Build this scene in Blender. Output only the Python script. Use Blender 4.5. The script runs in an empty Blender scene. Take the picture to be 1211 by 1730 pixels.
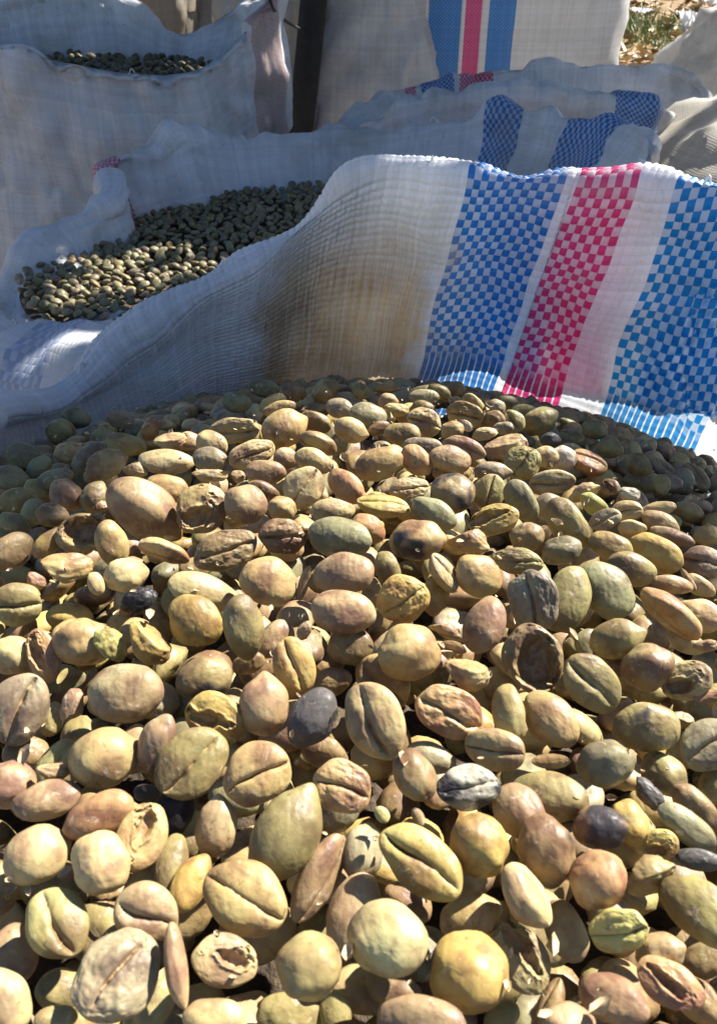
import bpy, math, random
import numpy as np
from mathutils import Vector, Matrix, noise as mnoise

random.seed(7)
rng = np.random.default_rng(7)
SC = bpy.context.scene
COL = SC.collection
PI = math.pi

# ------------------------------------------------------------------ camera
PW, PH, FPX = 1211.0, 1730.0, 1384.0          # photograph size, focal length in its pixels
CAM = np.array([0.0, 0.0, 0.72])
PITCH = math.radians(38.0)
cd = bpy.data.cameras.new('camera')
cam = bpy.data.objects.new('camera', cd)
COL.objects.link(cam)
cam.location = CAM
cam.rotation_euler = (PI / 2 - PITCH, 0, 0)
cd.sensor_fit = 'VERTICAL'
cd.sensor_height = 24.0
cd.lens = 24.0 * FPX / PH
cd.clip_start = 0.01
cd.clip_end = 400
cd.dof.use_dof = True                           # a phone's small lens: near and far ends go faintly soft
cd.dof.focus_distance = .20
cd.dof.aperture_fstop = 45
SC.camera = cam

# ------------------------------------------------------------------ light
SUN_EL, SUN_AZ = math.radians(43), math.radians(50)   # azimuth measured from +Y towards +X
S = np.array([math.cos(SUN_EL) * math.sin(SUN_AZ), math.cos(SUN_EL) * math.cos(SUN_AZ), math.sin(SUN_EL)])
w = bpy.data.worlds.new('World')
SC.world = w
w.use_nodes = True
nt = w.node_tree
bg = nt.nodes['Background']
sky = nt.nodes.new('ShaderNodeTexSky')
sky.sky_type = 'NISHITA'
sky.sun_disc = False
sky.sun_elevation = SUN_EL
sky.sun_rotation = SUN_AZ
sky.air_density = 1.0
sky.dust_density = .6
sky.ozone_density = 4.0
nt.links.new(sky.outputs[0], bg.inputs[0])
bg.inputs[1].default_value = 0.05
sl = bpy.data.lights.new('sun', 'SUN')
so = bpy.data.objects.new('sun', sl)
COL.objects.link(so)
sl.energy = 5.0
sl.angle = math.radians(0.53)
sl.color = (1.0, 0.94, 0.85)
so.rotation_euler = Vector(S).to_track_quat('Z', 'Y').to_euler()
so.location = (2, 2, 4)
SC.view_settings.view_transform = 'Standard'
SC.view_settings.look = 'None'
SC.view_settings.gamma = 1
SC.view_settings.exposure = 1.7
SC.view_settings.use_curve_mapping = False
SC.cycles.diffuse_bounces = 2

# ------------------------------------------------------------------ helpers
FWD = np.array([0, math.cos(PITCH), -math.sin(PITCH)])
UP = np.array([0, math.sin(PITCH), math.cos(PITCH)])
RIGHT = np.array([1.0, 0, 0])


def ray(px, py):
    return (px - PW / 2) / FPX * RIGHT + (PH / 2 - py) / FPX * UP + FWD


def at(px, py, y):
    """the place that stands y metres in front of the photographer on that line of sight"""
    d = ray(px, py)
    return CAM + d * (y / d[1])


def tag(o, label=None, cat=None, group=None, kind=None):
    if label: o['label'] = label
    if cat: o['category'] = cat
    if group: o['group'] = group
    if kind: o['kind'] = kind
    return o


def mesh_np(name, verts, faces, mats=(), smooth=True):
    """faces: (n,3) or (n,4) int array"""
    verts = np.asarray(verts, dtype=np.float32)
    faces = np.asarray(faces, dtype=np.int32)
    me = bpy.data.meshes.new(name)
    k = faces.shape[1]
    me.vertices.add(len(verts)); me.vertices.foreach_set('co', verts.ravel())
    me.loops.add(faces.size); me.loops.foreach_set('vertex_index', faces.ravel())
    me.polygons.add(len(faces))
    me.polygons.foreach_set('loop_start', np.arange(0, faces.size, k, dtype=np.int32))
    me.polygons.foreach_set('loop_total', np.full(len(faces), k, dtype=np.int32))
    for m in mats: me.materials.append(m)
    me.update(calc_edges=True)
    if smooth: me.polygons.foreach_set('use_smooth', np.ones(len(faces), dtype=bool))
    return me


def obj(name, me, parent=None, loc=None):
    o = bpy.data.objects.new(name, me)
    COL.objects.link(o)
    if parent: o.parent = parent
    if loc is not None: o.location = loc
    return o


def point_attr(me, name, vals):
    a = me.attributes.new(name, 'FLOAT', 'POINT')
    a.data.foreach_set('value', np.asarray(vals, dtype=np.float32))


def color_attr(me, name, vals):
    a = me.attributes.new(name, 'FLOAT_COLOR', 'POINT')
    a.data.foreach_set('color', np.asarray(vals, dtype=np.float32).ravel())


class NT:
    def __init__(self, name):
        self.m = bpy.data.materials.new(name)
        self.m.use_nodes = True
        self.t = self.m.node_tree
        self.t.nodes.clear()

    def n(self, kind, **kw):
        nd = self.t.nodes.new('ShaderNode' + kind)
        for k, v in kw.items():
            setattr(nd, k, v)
        return nd

    def put(self, sock, v):
        if isinstance(v, bpy.types.NodeSocket): self.t.links.new(v, sock)
        else: sock.default_value = v

    def math(self, op, a, b=None, c=None, clamp=False):
        nd = self.n('Math', operation=op, use_clamp=clamp)
        self.put(nd.inputs[0], a)
        if b is not None: self.put(nd.inputs[1], b)
        if c is not None: self.put(nd.inputs[2], c)
        return nd.outputs[0]

    def mix(self, f, a, b, blend='MIX'):
        nd = self.n('Mix', data_type='RGBA', blend_type=blend)
        self.put(nd.inputs[0], f)
        self.put(nd.inputs[6], a if not isinstance(a, tuple) else (*a, 1) if len(a) == 3 else a)
        self.put(nd.inputs[7], b if not isinstance(b, tuple) else (*b, 1) if len(b) == 3 else b)
        return nd.outputs[2]

    def noise(self, vec, scale, detail=3, rough=.5, dist=0.0):
        nd = self.n('TexNoise')
        if vec is not None: self.put(nd.inputs['Vector'], vec)
        nd.inputs['Scale'].default_value = scale
        nd.inputs['Detail'].default_value = detail
        nd.inputs['Roughness'].default_value = rough
        nd.inputs['Distortion'].default_value = dist
        return nd.outputs['Fac'] if 'Fac' in nd.outputs else nd.outputs[0]

    def step(self, x, lo, hi):
        nd = self.n('MapRange', interpolation_type='SMOOTHSTEP')
        self.put(nd.inputs[0], x)
        nd.inputs[1].default_value = lo; nd.inputs[2].default_value = hi
        return nd.outputs[0]

    def bump(self, h, strength, dist, normal=None):
        nd = self.n('Bump')
        nd.inputs['Strength'].default_value = strength
        nd.inputs['Distance'].default_value = dist
        self.put(nd.inputs['Height'], h)
        if normal is not None: self.put(nd.inputs['Normal'], normal)
        return nd.outputs[0]

    def out(self, shader):
        o = self.n('OutputMaterial')
        self.t.links.new(shader, o.inputs[0])
        return self.m


def simple_mat(name, color, rough=.7, var=.25, scale=40, bump=.2, bdist=.002):
    b = NT(name)
    pos = b.n('NewGeometry').outputs['Position']
    n1 = b.noise(pos, scale, 5, .6)
    dark = tuple(c * (1 - var * 1.4) for c in color)
    lite = tuple(min(1, c * (1 + var)) for c in color)
    p = b.n('BsdfPrincipled')
    b.put(p.inputs['Base Color'], b.mix(b.step(n1, .3, .7), dark, lite))
    p.inputs['Roughness'].default_value = rough
    b.put(p.inputs['Normal'], b.bump(n1, bump, bdist))
    return b.out(p.outputs[0])


# ------------------------------------------------------------------ materials
def bean_material(name, use_object):
    b = NT(name)
    pos = b.n('NewGeometry').outputs['Position']
    if use_object:
        oi = b.n('ObjectInfo')
        base, amount, rnd = oi.outputs['Color'], oi.outputs['Alpha'], oi.outputs['Random']
    else:
        at_ = b.n('Attribute', attribute_name='bean_color')
        base, amount, rnd = at_.outputs['Color'], 0.0, at_.outputs['Fac']
    crease = b.n('Attribute', attribute_name='crease').outputs['Fac']
    off = b.n('VectorMath', operation='ADD')
    b.put(off.inputs[0], pos)
    comb = b.n('CombineXYZ')
    b.put(comb.inputs[0], rnd); b.put(comb.inputs[1], rnd); b.put(comb.inputs[2], rnd)
    b.put(off.inputs[1], comb.outputs[0])
    p0 = off.outputs[0]
    big = b.noise(p0, 170, 3, .55)
    mid = b.noise(p0, 520, 4, .6, .6)
    fine = b.noise(p0, 2300, 3, .7)
    # parchment mottling: pinkish brown and greener patches over the bean's own colour
    hsv = b.n('HueSaturation')
    hsv.inputs['Hue'].default_value = .476; hsv.inputs['Saturation'].default_value = 1.0; hsv.inputs['Value'].default_value = .62
    b.put(hsv.inputs['Color'], base)
    hs2 = b.n('HueSaturation')
    hs2.inputs['Hue'].default_value = .525; hs2.inputs['Saturation'].default_value = .9; hs2.inputs['Value'].default_value = 1.14
    b.put(hs2.inputs['Color'], base)
    c = b.mix(b.step(big, .47, .62), base, hsv.outputs[0])
    c = b.mix(b.math('MULTIPLY', b.step(big, .47, .30), .85), c, hs2.outputs[0])
    c = b.mix(b.math('MULTIPLY', b.step(mid, .52, .70), .55), c, hsv.outputs[0])
    c = b.mix(b.math('MULTIPLY', b.step(fine, .60, .70), .38), c, (.17, .10, .05))
    flake = b.noise(p0, 330, 5, .7, 1.2)                       # pale scraps of silver skin
    c = b.mix(b.math('MULTIPLY', b.step(flake, .60, .66), .45), c, (.50, .42, .30))
    pits = b.noise(p0, 900, 2, .5)
    c = b.mix(b.math('MULTIPLY', b.step(pits, .67, .74), .55), c, (.10, .055, .03))
    # papery silver skin left in the crease and inside opened shells
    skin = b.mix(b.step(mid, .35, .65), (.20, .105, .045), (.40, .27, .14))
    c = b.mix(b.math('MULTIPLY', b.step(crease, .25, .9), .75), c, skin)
    if use_object:
        bl = b.noise(p0, 135, 2, .5)
        thr = b.math('SUBTRACT', .95, amount)
        d = b.math('MULTIPLY', b.math('SUBTRACT', bl, thr), 12.0, clamp=True)
        c = b.mix(d, c, (.035, .03, .032))
    p = b.n('BsdfPrincipled')
    b.put(p.inputs['Base Color'], c)
    b.put(p.inputs['Roughness'], b.math('ADD', .36, b.math('MULTIPLY', mid, .25)))
    p.inputs['Specular IOR Level'].default_value = .36
    h = b.math('ADD', b.math('MULTIPLY', mid, .7), b.math('MULTIPLY', fine, .16))
    wr = b.n('TexWave', wave_type='BANDS')
    b.put(wr.inputs['Vector'], p0)
    wr.inputs['Scale'].default_value = 210; wr.inputs['Distortion'].default_value = 9; wr.inputs['Detail'].default_value = 3
    wr.inputs['Detail Scale'].default_value = 1.3
    h = b.math('ADD', h, b.math('MULTIPLY', wr.outputs['Fac'], .16))
    b.put(p.inputs['Normal'], b.bump(h, .34, .0005))
    return b.out(p.outputs[0])


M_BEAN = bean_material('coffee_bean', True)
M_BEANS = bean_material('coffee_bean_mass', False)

TAPE = .0026
BLUE, PINK, CYAN, WHITE = (.020, .19, .55), (.64, .05, .21), (.012, .22, .54), (.76, .785, .82)
TAN = (.50, .42, .31)


def cloth_material(name, total, stripes, tint=WHITE, trans=.34, fray=None, dirt=.5, relief=.5, tape=TAPE, seed=0.0, wash=0.0, glow_stain=None):
    """woven tape fabric; UV is in metres; stripes: (from, to, colour) along u, out of total metres"""
    b = NT(name)
    uv = b.n('UVMap').outputs[0]
    pos = b.n('NewGeometry').outputs['Position']
    sep = b.n('SeparateXYZ'); b.put(sep.inputs[0], uv)
    u, v = sep.outputs[0], sep.outputs[1]
    uu = b.math('DIVIDE', u, tape)
    vv = b.math('DIVIDE', v, tape * .97)
    iu, iv = b.math('FLOOR', uu), b.math('FLOOR', vv)
    fu, fv = b.math('FRACT', uu), b.math('FRACT', vv)
    par = b.math('MODULO', b.math('ABSOLUTE', b.math('ADD', iu, iv)), 2.0)
    ramp = b.n('ValToRGB')
    cr = ramp.color_ramp
    cr.interpolation = 'CONSTANT'
    cr.elements.remove(cr.elements[1])
    cr.elements[0].position = 0; cr.elements[0].color = (*tint, 1)
    for a, z, c in stripes:
        e = cr.elements.new(min(1, max(0, a / total))); e.color = (*c, 1)
        e = cr.elements.new(min(1, z / total)); e.color = (*tint, 1)
    b.put(ramp.inputs[0], b.math('DIVIDE', b.math('ADD', b.math('MULTIPLY', iu, tape), tape * .5), total))
    col = b.mix(b.math('MULTIPLY', par, .66 * (1.0 - wash)), ramp.outputs[0], tint)
    if fray is not None:                                       # where the cross tapes have slipped, only the upright ones are left
        low_ = b.step(v, fray + .004, fray - .004)
        gap_ = b.step(b.math('ABSOLUTE', b.math('SUBTRACT', fu, .5)), .37, .41)  # pale lines paint the sun coming through gaps between upright tapes
        col = b.mix(low_, col, b.mix(gap_, ramp.outputs[0], tint))
    # every tape has its own tone
    wn = b.n('TexWhiteNoise', noise_dimensions='1D'); b.put(wn.inputs['W'], iu)
    wn2 = b.n('TexWhiteNoise', noise_dimensions='1D'); b.put(wn2.inputs['W'], b.math('ADD', iv, 77.3))
    tone = b.math('ADD', .82, b.math('MULTIPLY', b.math('ADD', wn.outputs['Value'], wn2.outputs['Value']), .11))
    tcol = b.n('CombineColor')
    for i in range(3): b.put(tcol.inputs[i], tone)
    col = b.mix(1.0, col, tcol.outputs[0], 'MULTIPLY')
    # seams between the tapes are drawn darker
    eu = b.math('ABSOLUTE', b.math('SUBTRACT', fu, .5)); ev = b.math('ABSOLUTE', b.math('SUBTRACT', fv, .5))
    seam = b.math('MAXIMUM', b.step(eu, .40, .5), b.step(ev, .40, .5))
    col = b.mix(b.math('MULTIPLY', seam, .14), col, (.17, .145, .12))
    off = b.n('VectorMath', operation='ADD'); b.put(off.inputs[0], pos); off.inputs[1].default_value = (seed, seed * .7, 0)
    d1 = b.noise(off.outputs[0], 9, 5, .62)
    d2 = b.noise(off.outputs[0], 42, 5, .7)
    d3 = b.noise(off.outputs[0], 260, 3, .7)
    col = b.mix(b.math('MULTIPLY', b.step(d1, .46, .72), dirt), col, (.33, .31, .28))
    col = b.mix(b.math('MULTIPLY', b.step(d2, .56, .78), dirt * .6), col, (.24, .21, .17))
    col = b.mix(b.math('MULTIPLY', b.step(d3, .62, .75), dirt * .7), col, (.12, .095, .07))
    if glow_stain is not None:                                                  # tan of light through the cloth, with dirt, painted in with uneven edges
        ua, ub, va, vb = glow_stain
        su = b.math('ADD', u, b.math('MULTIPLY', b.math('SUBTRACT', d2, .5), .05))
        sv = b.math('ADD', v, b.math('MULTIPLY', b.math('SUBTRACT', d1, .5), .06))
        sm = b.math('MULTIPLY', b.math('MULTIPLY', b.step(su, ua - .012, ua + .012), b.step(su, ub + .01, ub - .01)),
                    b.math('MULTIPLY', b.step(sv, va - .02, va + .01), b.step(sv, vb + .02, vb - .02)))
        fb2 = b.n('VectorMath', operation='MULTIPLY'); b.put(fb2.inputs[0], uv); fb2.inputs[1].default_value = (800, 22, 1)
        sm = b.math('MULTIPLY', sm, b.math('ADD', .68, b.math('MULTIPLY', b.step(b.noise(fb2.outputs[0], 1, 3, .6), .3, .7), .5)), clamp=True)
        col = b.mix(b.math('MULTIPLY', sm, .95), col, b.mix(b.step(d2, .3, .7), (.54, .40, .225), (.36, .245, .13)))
    h = b.math('POWER', b.math('MULTIPLY', b.math('SINE', b.math('MULTIPLY', fu, PI)), b.math('SINE', b.math('MULTIPLY', fv, PI))), .4)
    nrm = b.bump(h, relief, .0007)
    fib = b.n('VectorMath', operation='MULTIPLY'); b.put(fib.inputs[0], uv); fib.inputs[1].default_value = (2600, 260, 1)
    nrm = b.bump(b.noise(fib.outputs[0], 1, 2, .5), .18, .0002, nrm)
    p = b.n('BsdfPrincipled')
    b.put(p.inputs['Base Color'], col)
    p.inputs['Roughness'].default_value = .42
    p.inputs['Specular IOR Level'].default_value = .38
    b.put(p.inputs['Normal'], nrm)
    tr = b.n('BsdfTranslucent'); b.put(tr.inputs[0], col)
    mx = b.n('MixShader'); mx.inputs[0].default_value = trans
    b.t.links.new(p.outputs[0], mx.inputs[1]); b.t.links.new(tr.outputs[0], mx.inputs[2])
    sh = mx.outputs[0]
    return b.out(sh)


# ------------------------------------------------------------------ ground
def ground_material():
    b = NT('leaf_strewn_soil')
    pos = b.n('NewGeometry').outputs['Position']
    vo = b.n('TexVoronoi'); b.put(vo.inputs['Vector'], pos); vo.inputs['Scale'].default_value = 22
    n1 = b.noise(pos, 3, 5, .6); n2 = b.noise(pos, 60, 4, .7)
    c = b.mix(b.step(n1, .35, .65), (.20, .12, .045), (.36, .23, .09))
    c = b.mix(.45, c, b.mix(vo.outputs['Color'], (.09, .05, .025), (.40, .25, .10)))
    c = b.mix(b.math('MULTIPLY', b.step(n2, .5, .75), .6), c, (.06, .035, .02))
    p = b.n('BsdfPrincipled'); b.put(p.inputs['Base Color'], c); p.inputs['Roughness'].default_value = .9
    b.put(p.inputs['Normal'], b.bump(b.math('ADD', n2, vo.outputs['Distance']), .6, .02))
    return b.out(p.outputs[0])


g = 70
gx = np.concatenate([np.linspace(-90, -6, 10), np.linspace(-5, 6, 60), np.linspace(7, 90, 10)])
gy = np.concatenate([np.linspace(-90, -3, 10), np.linspace(-2, 9, 60), np.linspace(10, 110, 12)])
X, Y = np.meshgrid(gx, gy)
Z = .012 * np.sin(X * 2.1 + .7) * np.cos(Y * 1.7) - .012
V = np.stack([X, Y, Z], -1).reshape(-1, 3)


def grid_faces(nr, nc, close=False):
    r, c = np.meshgrid(np.arange(nr - 1), np.arange(nc if close else nc - 1), indexing='ij')
    c2 = (c + 1) % nc
    return np.stack([r * nc + c, r * nc + c2, (r + 1) * nc + c2, (r + 1) * nc + c], -1).reshape(-1, 4)


tag(obj('ground', mesh_np('ground', V, grid_faces(len(gy), len(gx)), [ground_material()])), kind='structure')


# ------------------------------------------------------------------ sacks
def cr_interp(P, t, closed):
    """Catmull-Rom through rows of P (n,3) at parameters t (index units)"""
    n = len(P)
    i = np.floor(t).astype(int)
    f = (t - i)[:, None]
    def g(k):
        k = i + k
        return P[k % n] if closed else P[np.clip(k, 0, n - 1)]
    p0, p1, p2, p3 = g(-1), g(0), g(1), g(2)
    return .5 * ((2 * p1) + (-p0 + p2) * f + (2 * p0 - 5 * p1 + 4 * p2 - p3) * f ** 2 + (-p0 + 3 * p1 - 3 * p2 + p3) * f ** 3)


def fbm(p, s, off):
    return mnoise.fractal(Vector((p[0] * s + off, p[1] * s - off, p[2] * s + 2 * off)), 1.0, 2.0, 3)


def open_sack(name, mat_fn, tops, level, inset=.035, fold=.012, cuff=.06, bases=None, nu=220, sub=5, wrinkle=.004,
              belly=.03, relief=0.0, seed=1.0, pleat=.0, rows_fine=None, foot=.85, crumple_amp=.0065):
    """a filled open sack as one sheet: from its foot on the ground up the wall, round the rim and down the turned-out cuff.
    tops: 3D points of the rim (closed loop, clockwise or not); level: height of the beans inside"""
    T = np.array(tops, float)
    n = len(T)
    ctr = T[:, :2].mean(0)
    d = np.roll(T, -1, 0) - np.roll(T, 1, 0)
    o = np.stack([d[:, 1], -d[:, 0]], -1)
    o /= np.linalg.norm(o, axis=1)[:, None] + 1e-9
    sgn = np.sign(((T[:, :2] - ctr) * o).sum(1).mean())
    o = o * sgn
    o3 = np.concatenate([o, np.zeros((n, 1))], 1)
    cuff = np.broadcast_to(np.asarray(cuff, float), (n,))
    B = T - o3 * inset
    B[:, 2] = level - .012
    if bases is not None: B = np.array(bases, float)
    fold = np.broadcast_to(np.asarray(fold, float), (n,))[:, None]

    def lvl(xy, z):
        r = np.array(xy, float).copy(); r[:, 2] = z; return r
    C = np.concatenate([ctr, [0]])
    low = B + (B - T) * .35
    foot_r = C + (T - C) * foot
    rings = [
        lvl(C + (foot_r - C) * .86, 0.004),
        lvl(foot_r + o3 * .02, .04),
        lvl(T + o3 * belly, .22),
        lvl(T + o3 * (belly * .8), .40),
        lvl(B + o3 * .012, np.minimum(low[:, 2], level - .06)),
        B,
        B + (T - B) * .35 - o3 * .002,
        B + (T - B) * .72 - o3 * .001,
        T - o3 * .0055 - [0, 0, .0035],
        T + o3 * .0,
        T + o3 * (fold * .6) - np.concatenate([0 * fold, 0 * fold, fold * .12], 1),
        T + o3 * fold - np.concatenate([0 * fold, 0 * fold, .004 + fold * .4], 1),
        T + o3 * (fold * 1.15) - np.stack([0 * cuff, 0 * cuff, cuff * .5], -1),
        T + o3 * (fold * 1.25) - np.stack([0 * cuff, 0 * cuff, cuff], -1),
    ]
    rings = np.array(rings)                                   # (m, n, 3)
    # even spacing along the rim
    fine = cr_interp(T, np.linspace(0, n, 4000, endpoint=False), True)
    seg = np.linalg.norm(np.roll(fine, -1, 0) - fine, axis=1)
    L = seg.sum()
    cum = np.concatenate([[0], np.cumsum(seg)[:-1]])
    ulen = np.linspace(0, L, nu, endpoint=False)
    tu = np.interp(ulen, cum, np.linspace(0, n, 4000, endpoint=False))
    R = np.array([cr_interp(r, tu, True) for r in rings])     # (m, nu, 3)
    m = len(R)
    subs = rows_fine or [2, 3, 3, 3, sub, sub, sub, sub, 3, 3, 3, sub, sub]
    tv = np.concatenate([i + np.arange(s) / s for i, s in enumerate(subs)] + [[m - 1]])
    P = np.stack([cr_interp(R[:, j], tv, False) for j in range(nu)], 1)   # (nv, nu, 3)
    nv = len(tv)
    arc = np.zeros(nv)
    for j in range(0, nu, max(1, nu // 12)):
        a = np.linalg.norm(np.diff(P[:, j], axis=0), axis=1)
        arc[1:] += np.cumsum(a)
    arc /= len(range(0, nu, max(1, nu // 12)))
    # normals
    du = np.roll(P, -1, 1) - np.roll(P, 1, 1)
    dv = np.gradient(P, axis=0)
    N = np.cross(du, dv); N /= np.linalg.norm(N, axis=2)[..., None] + 1e-12
    # folds and the uneven run of the tapes, worked out on a coarser grid and spread over the fine one
    ci = np.unique(np.concatenate([np.arange(0, nv, 3 if nv > 120 else 1), [nv - 1]]))
    cj = np.arange(0, nu, 4 if nu > 900 else 1)
    Dc = np.zeros((3, len(ci), len(cj) + 1))
    for a, i in enumerate(ci):
        for b_, j in enumerate(cj):
            p = P[i, j]; u_, v_ = ulen[j], arc[i]
            Dc[0, a, b_] = fbm(p, 11, seed) * wrinkle + fbm(p, 34, seed + 5) * wrinkle * .35
            Dc[0, a, b_] += crumple_amp * (.55 - abs(mnoise.noise(Vector((p[0] * 17 + seed, p[1] * 17, p[2] * 17)))) * 2.2) + crumple_amp * .5 * (.5 - abs(mnoise.noise(Vector((p[0] * 41, p[1] * 41 + seed, p[2] * 41)))) * 2)
            if pleat:
                Dc[0, a, b_] += pleat * (mnoise.noise(Vector((u_ * 38, v_ * 4, seed))) + .9 * mnoise.noise(Vector((u_ * 15, v_ * 5, seed + 3))))
            Dc[1, a, b_] = TAPE * (.6 * mnoise.noise(Vector((p[0] * 55, p[1] * 55, p[2] * 55 + seed))) + .6 * mnoise.noise(Vector((u_ * 17, v_ * 17, 4.4))))
            Dc[2, a, b_] = TAPE * (.6 * mnoise.noise(Vector((p[0] * 60, p[1] * 60 + 7, p[2] * 60))) + .7 * mnoise.noise(Vector((u_ * 18, v_ * 18, 9.4))))
    Dc[:, :, -1] = Dc[:, :, 0]
    cje = np.concatenate([cj, [nu]])
    Df = np.zeros((3, nv, nu))
    for k in range(3):
        rowi = np.stack([np.interp(np.arange(nu), cje, Dc[k, a]) for a in range(len(ci))])
        Df[k] = np.stack([np.interp(np.arange(nv), ci, rowi[:, j]) for j in range(nu)], 1)
    P = P + N * (Df[0] * np.clip(tv / 2, 0, 1)[:, None])[..., None]
    U, W = np.meshgrid(ulen, arc)
    U = U + Df[1]; W = W + Df[2]
    if relief:
        su, sv = np.abs(np.sin(PI * U / TAPE)), np.abs(np.sin(PI * W / (TAPE * .97)))
        warp = (np.floor(U / TAPE) + np.floor(W / (TAPE * .97))) % 2 < 1
        hp = np.where(warp, su ** .25 * sv ** .8, su ** .8 * sv ** .25)
        P = P + N * (hp * relief)[..., None]
    open_sack.v_base, open_sack.v_top = float(np.interp(5, tv, arc)), float(np.interp(9, tv, arc))
    me = mesh_np(name, P.reshape(-1, 3), grid_faces(nv, nu, True), [mat_fn(L, tu, ulen)])
    uvl = me.uv_layers.new(name='UVMap')
    f = grid_faces(nv, nu, True).ravel()
    col_ = (f % nu).reshape(-1, 4)
    uu = U.reshape(-1)[f].reshape(-1, 4).copy()
    wrapf = (col_.max(1) - col_.min(1)) > nu // 2
    uu[wrapf] = np.where(col_[wrapf] == 0, uu[wrapf] + L, uu[wrapf])
    uvl.data.foreach_set('uv', np.stack([uu.ravel(), W.reshape(-1)[f]], -1).astype(np.float32).ravel())
    return obj(name, me)


def u_of(station, tu, ulen):
    return float(np.interp(station, tu, ulen))


SG = 'woven plastic sacks standing together'

# front sack: (px, py) of the wall just above the beans, (px, py) of the rim, metres ahead of each, cuff length
A_ST = [
    ((-210, 830), (-170, 735), .20, .19, .05),
    ((0, 765), (-10, 682), .262, .258, .06),
    ((130, 735), (105, 655), .285, .283, .07),
    ((250, 695), (210, 562), .298, .298, .08),
    ((335, 655), (320, 482), .306, .306, .085),
    ((415, 640), (430, 425), .314, .314, .085),
    ((490, 630), (520, 355), .318, .318, .072),
    ((560, 632), (605, 282), .320, .320, .074),
    ((640, 640), (700, 274), .320, .316, .075),
    ((705, 648), (800, 288), .318, .310, .077),
    ((835, 672), (955, 291), .312, .300, .086),
    ((850, 676), (978, 294), .311, .299, .087),
    ((945, 706), (1090, 300), .304, .290, .088),
    ((985, 718), (1125, 303), .301, .287, .089),
    ((1110, 762), (1290, 306), .291, .272, .092),
    ((1211, 806), (1450, 285), .278, .258, .085),
]
a_top = [at(*t, yt) for b, t, yb, yt, c in A_ST]
a_base = [at(*b, yb) for b, t, yb, yt, c in A_ST]
for i in range(len(A_ST)):                                    # the wall goes on down behind the heap
    a_base[i] = a_base[i] + (a_base[i] - a_top[i]) * .30
a_cuff = [s[4] for s in A_ST]
for (x, y, z, zb, c) in [(.262, .20, .735, .53, .05), (.285, .10, .72, .52, .05), (.265, -.02, .66, .53, .05),
                         (.15, -.12, .615, .53, .05), (0, -.16, .60, .53, .05), (-.15, -.12, .60, .53, .05),
                         (-.22, -.02, .60, .53, .05), (-.24, .08, .60, .54, .05)]:
    a_top.append(np.array([x, y, z])); a_base.append(np.array([x * .93, y * .93, zb])); a_cuff.append(c)


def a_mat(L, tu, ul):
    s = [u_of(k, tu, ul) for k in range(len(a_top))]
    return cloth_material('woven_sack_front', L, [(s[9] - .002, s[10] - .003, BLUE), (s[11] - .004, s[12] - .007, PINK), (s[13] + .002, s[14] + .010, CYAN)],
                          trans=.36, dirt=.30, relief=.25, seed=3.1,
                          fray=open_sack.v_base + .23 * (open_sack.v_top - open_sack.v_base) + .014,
                          glow_stain=(s[6] - .022, s[9] - .006, open_sack.v_base - .1, open_sack.v_top - .026))


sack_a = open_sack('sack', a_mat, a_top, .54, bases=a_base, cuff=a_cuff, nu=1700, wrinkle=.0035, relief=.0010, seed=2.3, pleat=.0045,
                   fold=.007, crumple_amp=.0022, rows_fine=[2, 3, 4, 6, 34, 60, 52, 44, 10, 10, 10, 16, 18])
tag(sack_a, 'open white woven sack with blue and pink checked stripes around the sunlit heap', 'sack', SG)

# second sack, behind it
b_px = [(330, 600, .43), (205, 553, .445), (110, 537, .455), (25, 556, .468), (2, 500, .52), (38, 425, .555), (85, 376, .585), (140, 350, .60), (186, 334, .620),
        (194, 312, .635), (190, 292, .652), (184, 274, .668), (222, 247, .685), (262, 250, .70), (292, 219, .715), (340, 230, .74), (450, 232, .75), (560, 227, .755), (700, 208, .755),
        (830, 180, .745), (960, 190, .71), (1080, 205, .655), (1090, 260, .55), (960, 380, .46), (700, 470, .42), (480, 560, .41)]
b_in = [.034] * 6 + [.03, .016, .01, .008, .006, .008, .012, .008, .02] + [.034] * 11
b_top = [at(*p) for p in b_px]


def b_mat(L, tu, ul):
    s = lambda k: u_of(k, tu, ul)
    return cloth_material('woven_sack_second', L, [(s(1.5), s(2.3), (.40, .48, .68)), (s(10.2), s(11.2), (.60, .16, .25)), (s(18.9), s(19.4), BLUE), (s(20.0), s(20.75), BLUE)],
                          dirt=.6, relief=.5, seed=8.4, wash=.12)


sack_b = open_sack('sack', b_mat, b_top, 0.505, inset=np.array(b_in)[:, None], fold=[.045, .055, .055, .04, .016] + [.011] * 20 + [.03], cuff=.055, nu=560, wrinkle=.009, seed=6.1, pleat=.004, sub=7, belly=.02)
tag(sack_b, 'open grey white sack of dark beans with a red patch on its folded rim', 'sack', SG)

# big pale sack with leaves-dark beans, upper left
c_px = [(-260, 40, 1.0), (-110, 60, .935), (0, 78, .92), (100, 100, .92), (200, 118, .93), (290, 122, .95), (345, 108, .97), (400, 62, 1.0),
        (462, -20, 1.04), (452, -12, 1.09), (400, 10, 1.12), (345, 42, 1.14), (288, 60, 1.15), (240, 22, 1.15), (190, -8, 1.15), (70, -12, 1.13), (-20, 0, 1.11), (-180, 0, 1.08)]
c_top = [at(*p) for p in c_px]


def c_mat(L, tu, ul):
    s = lambda k: u_of(k, tu, ul)
    return cloth_material('woven_sack_pale', L, [(s(7.2), s(7.8), (.58, .43, .40))], dirt=.7, relief=.5, seed=14.4, wash=.75)


sack_c = open_sack('sack', c_mat, c_top, .541, inset=.03, fold=.007, cuff=.14, crumple_amp=.008, nu=420, wrinkle=.010, seed=11.2, pleat=.005, sub=6, belly=.02)
tag(sack_c, 'tall pale blue grey sack with dark green beans showing over its drooping rim', 'sack', SG)

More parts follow.
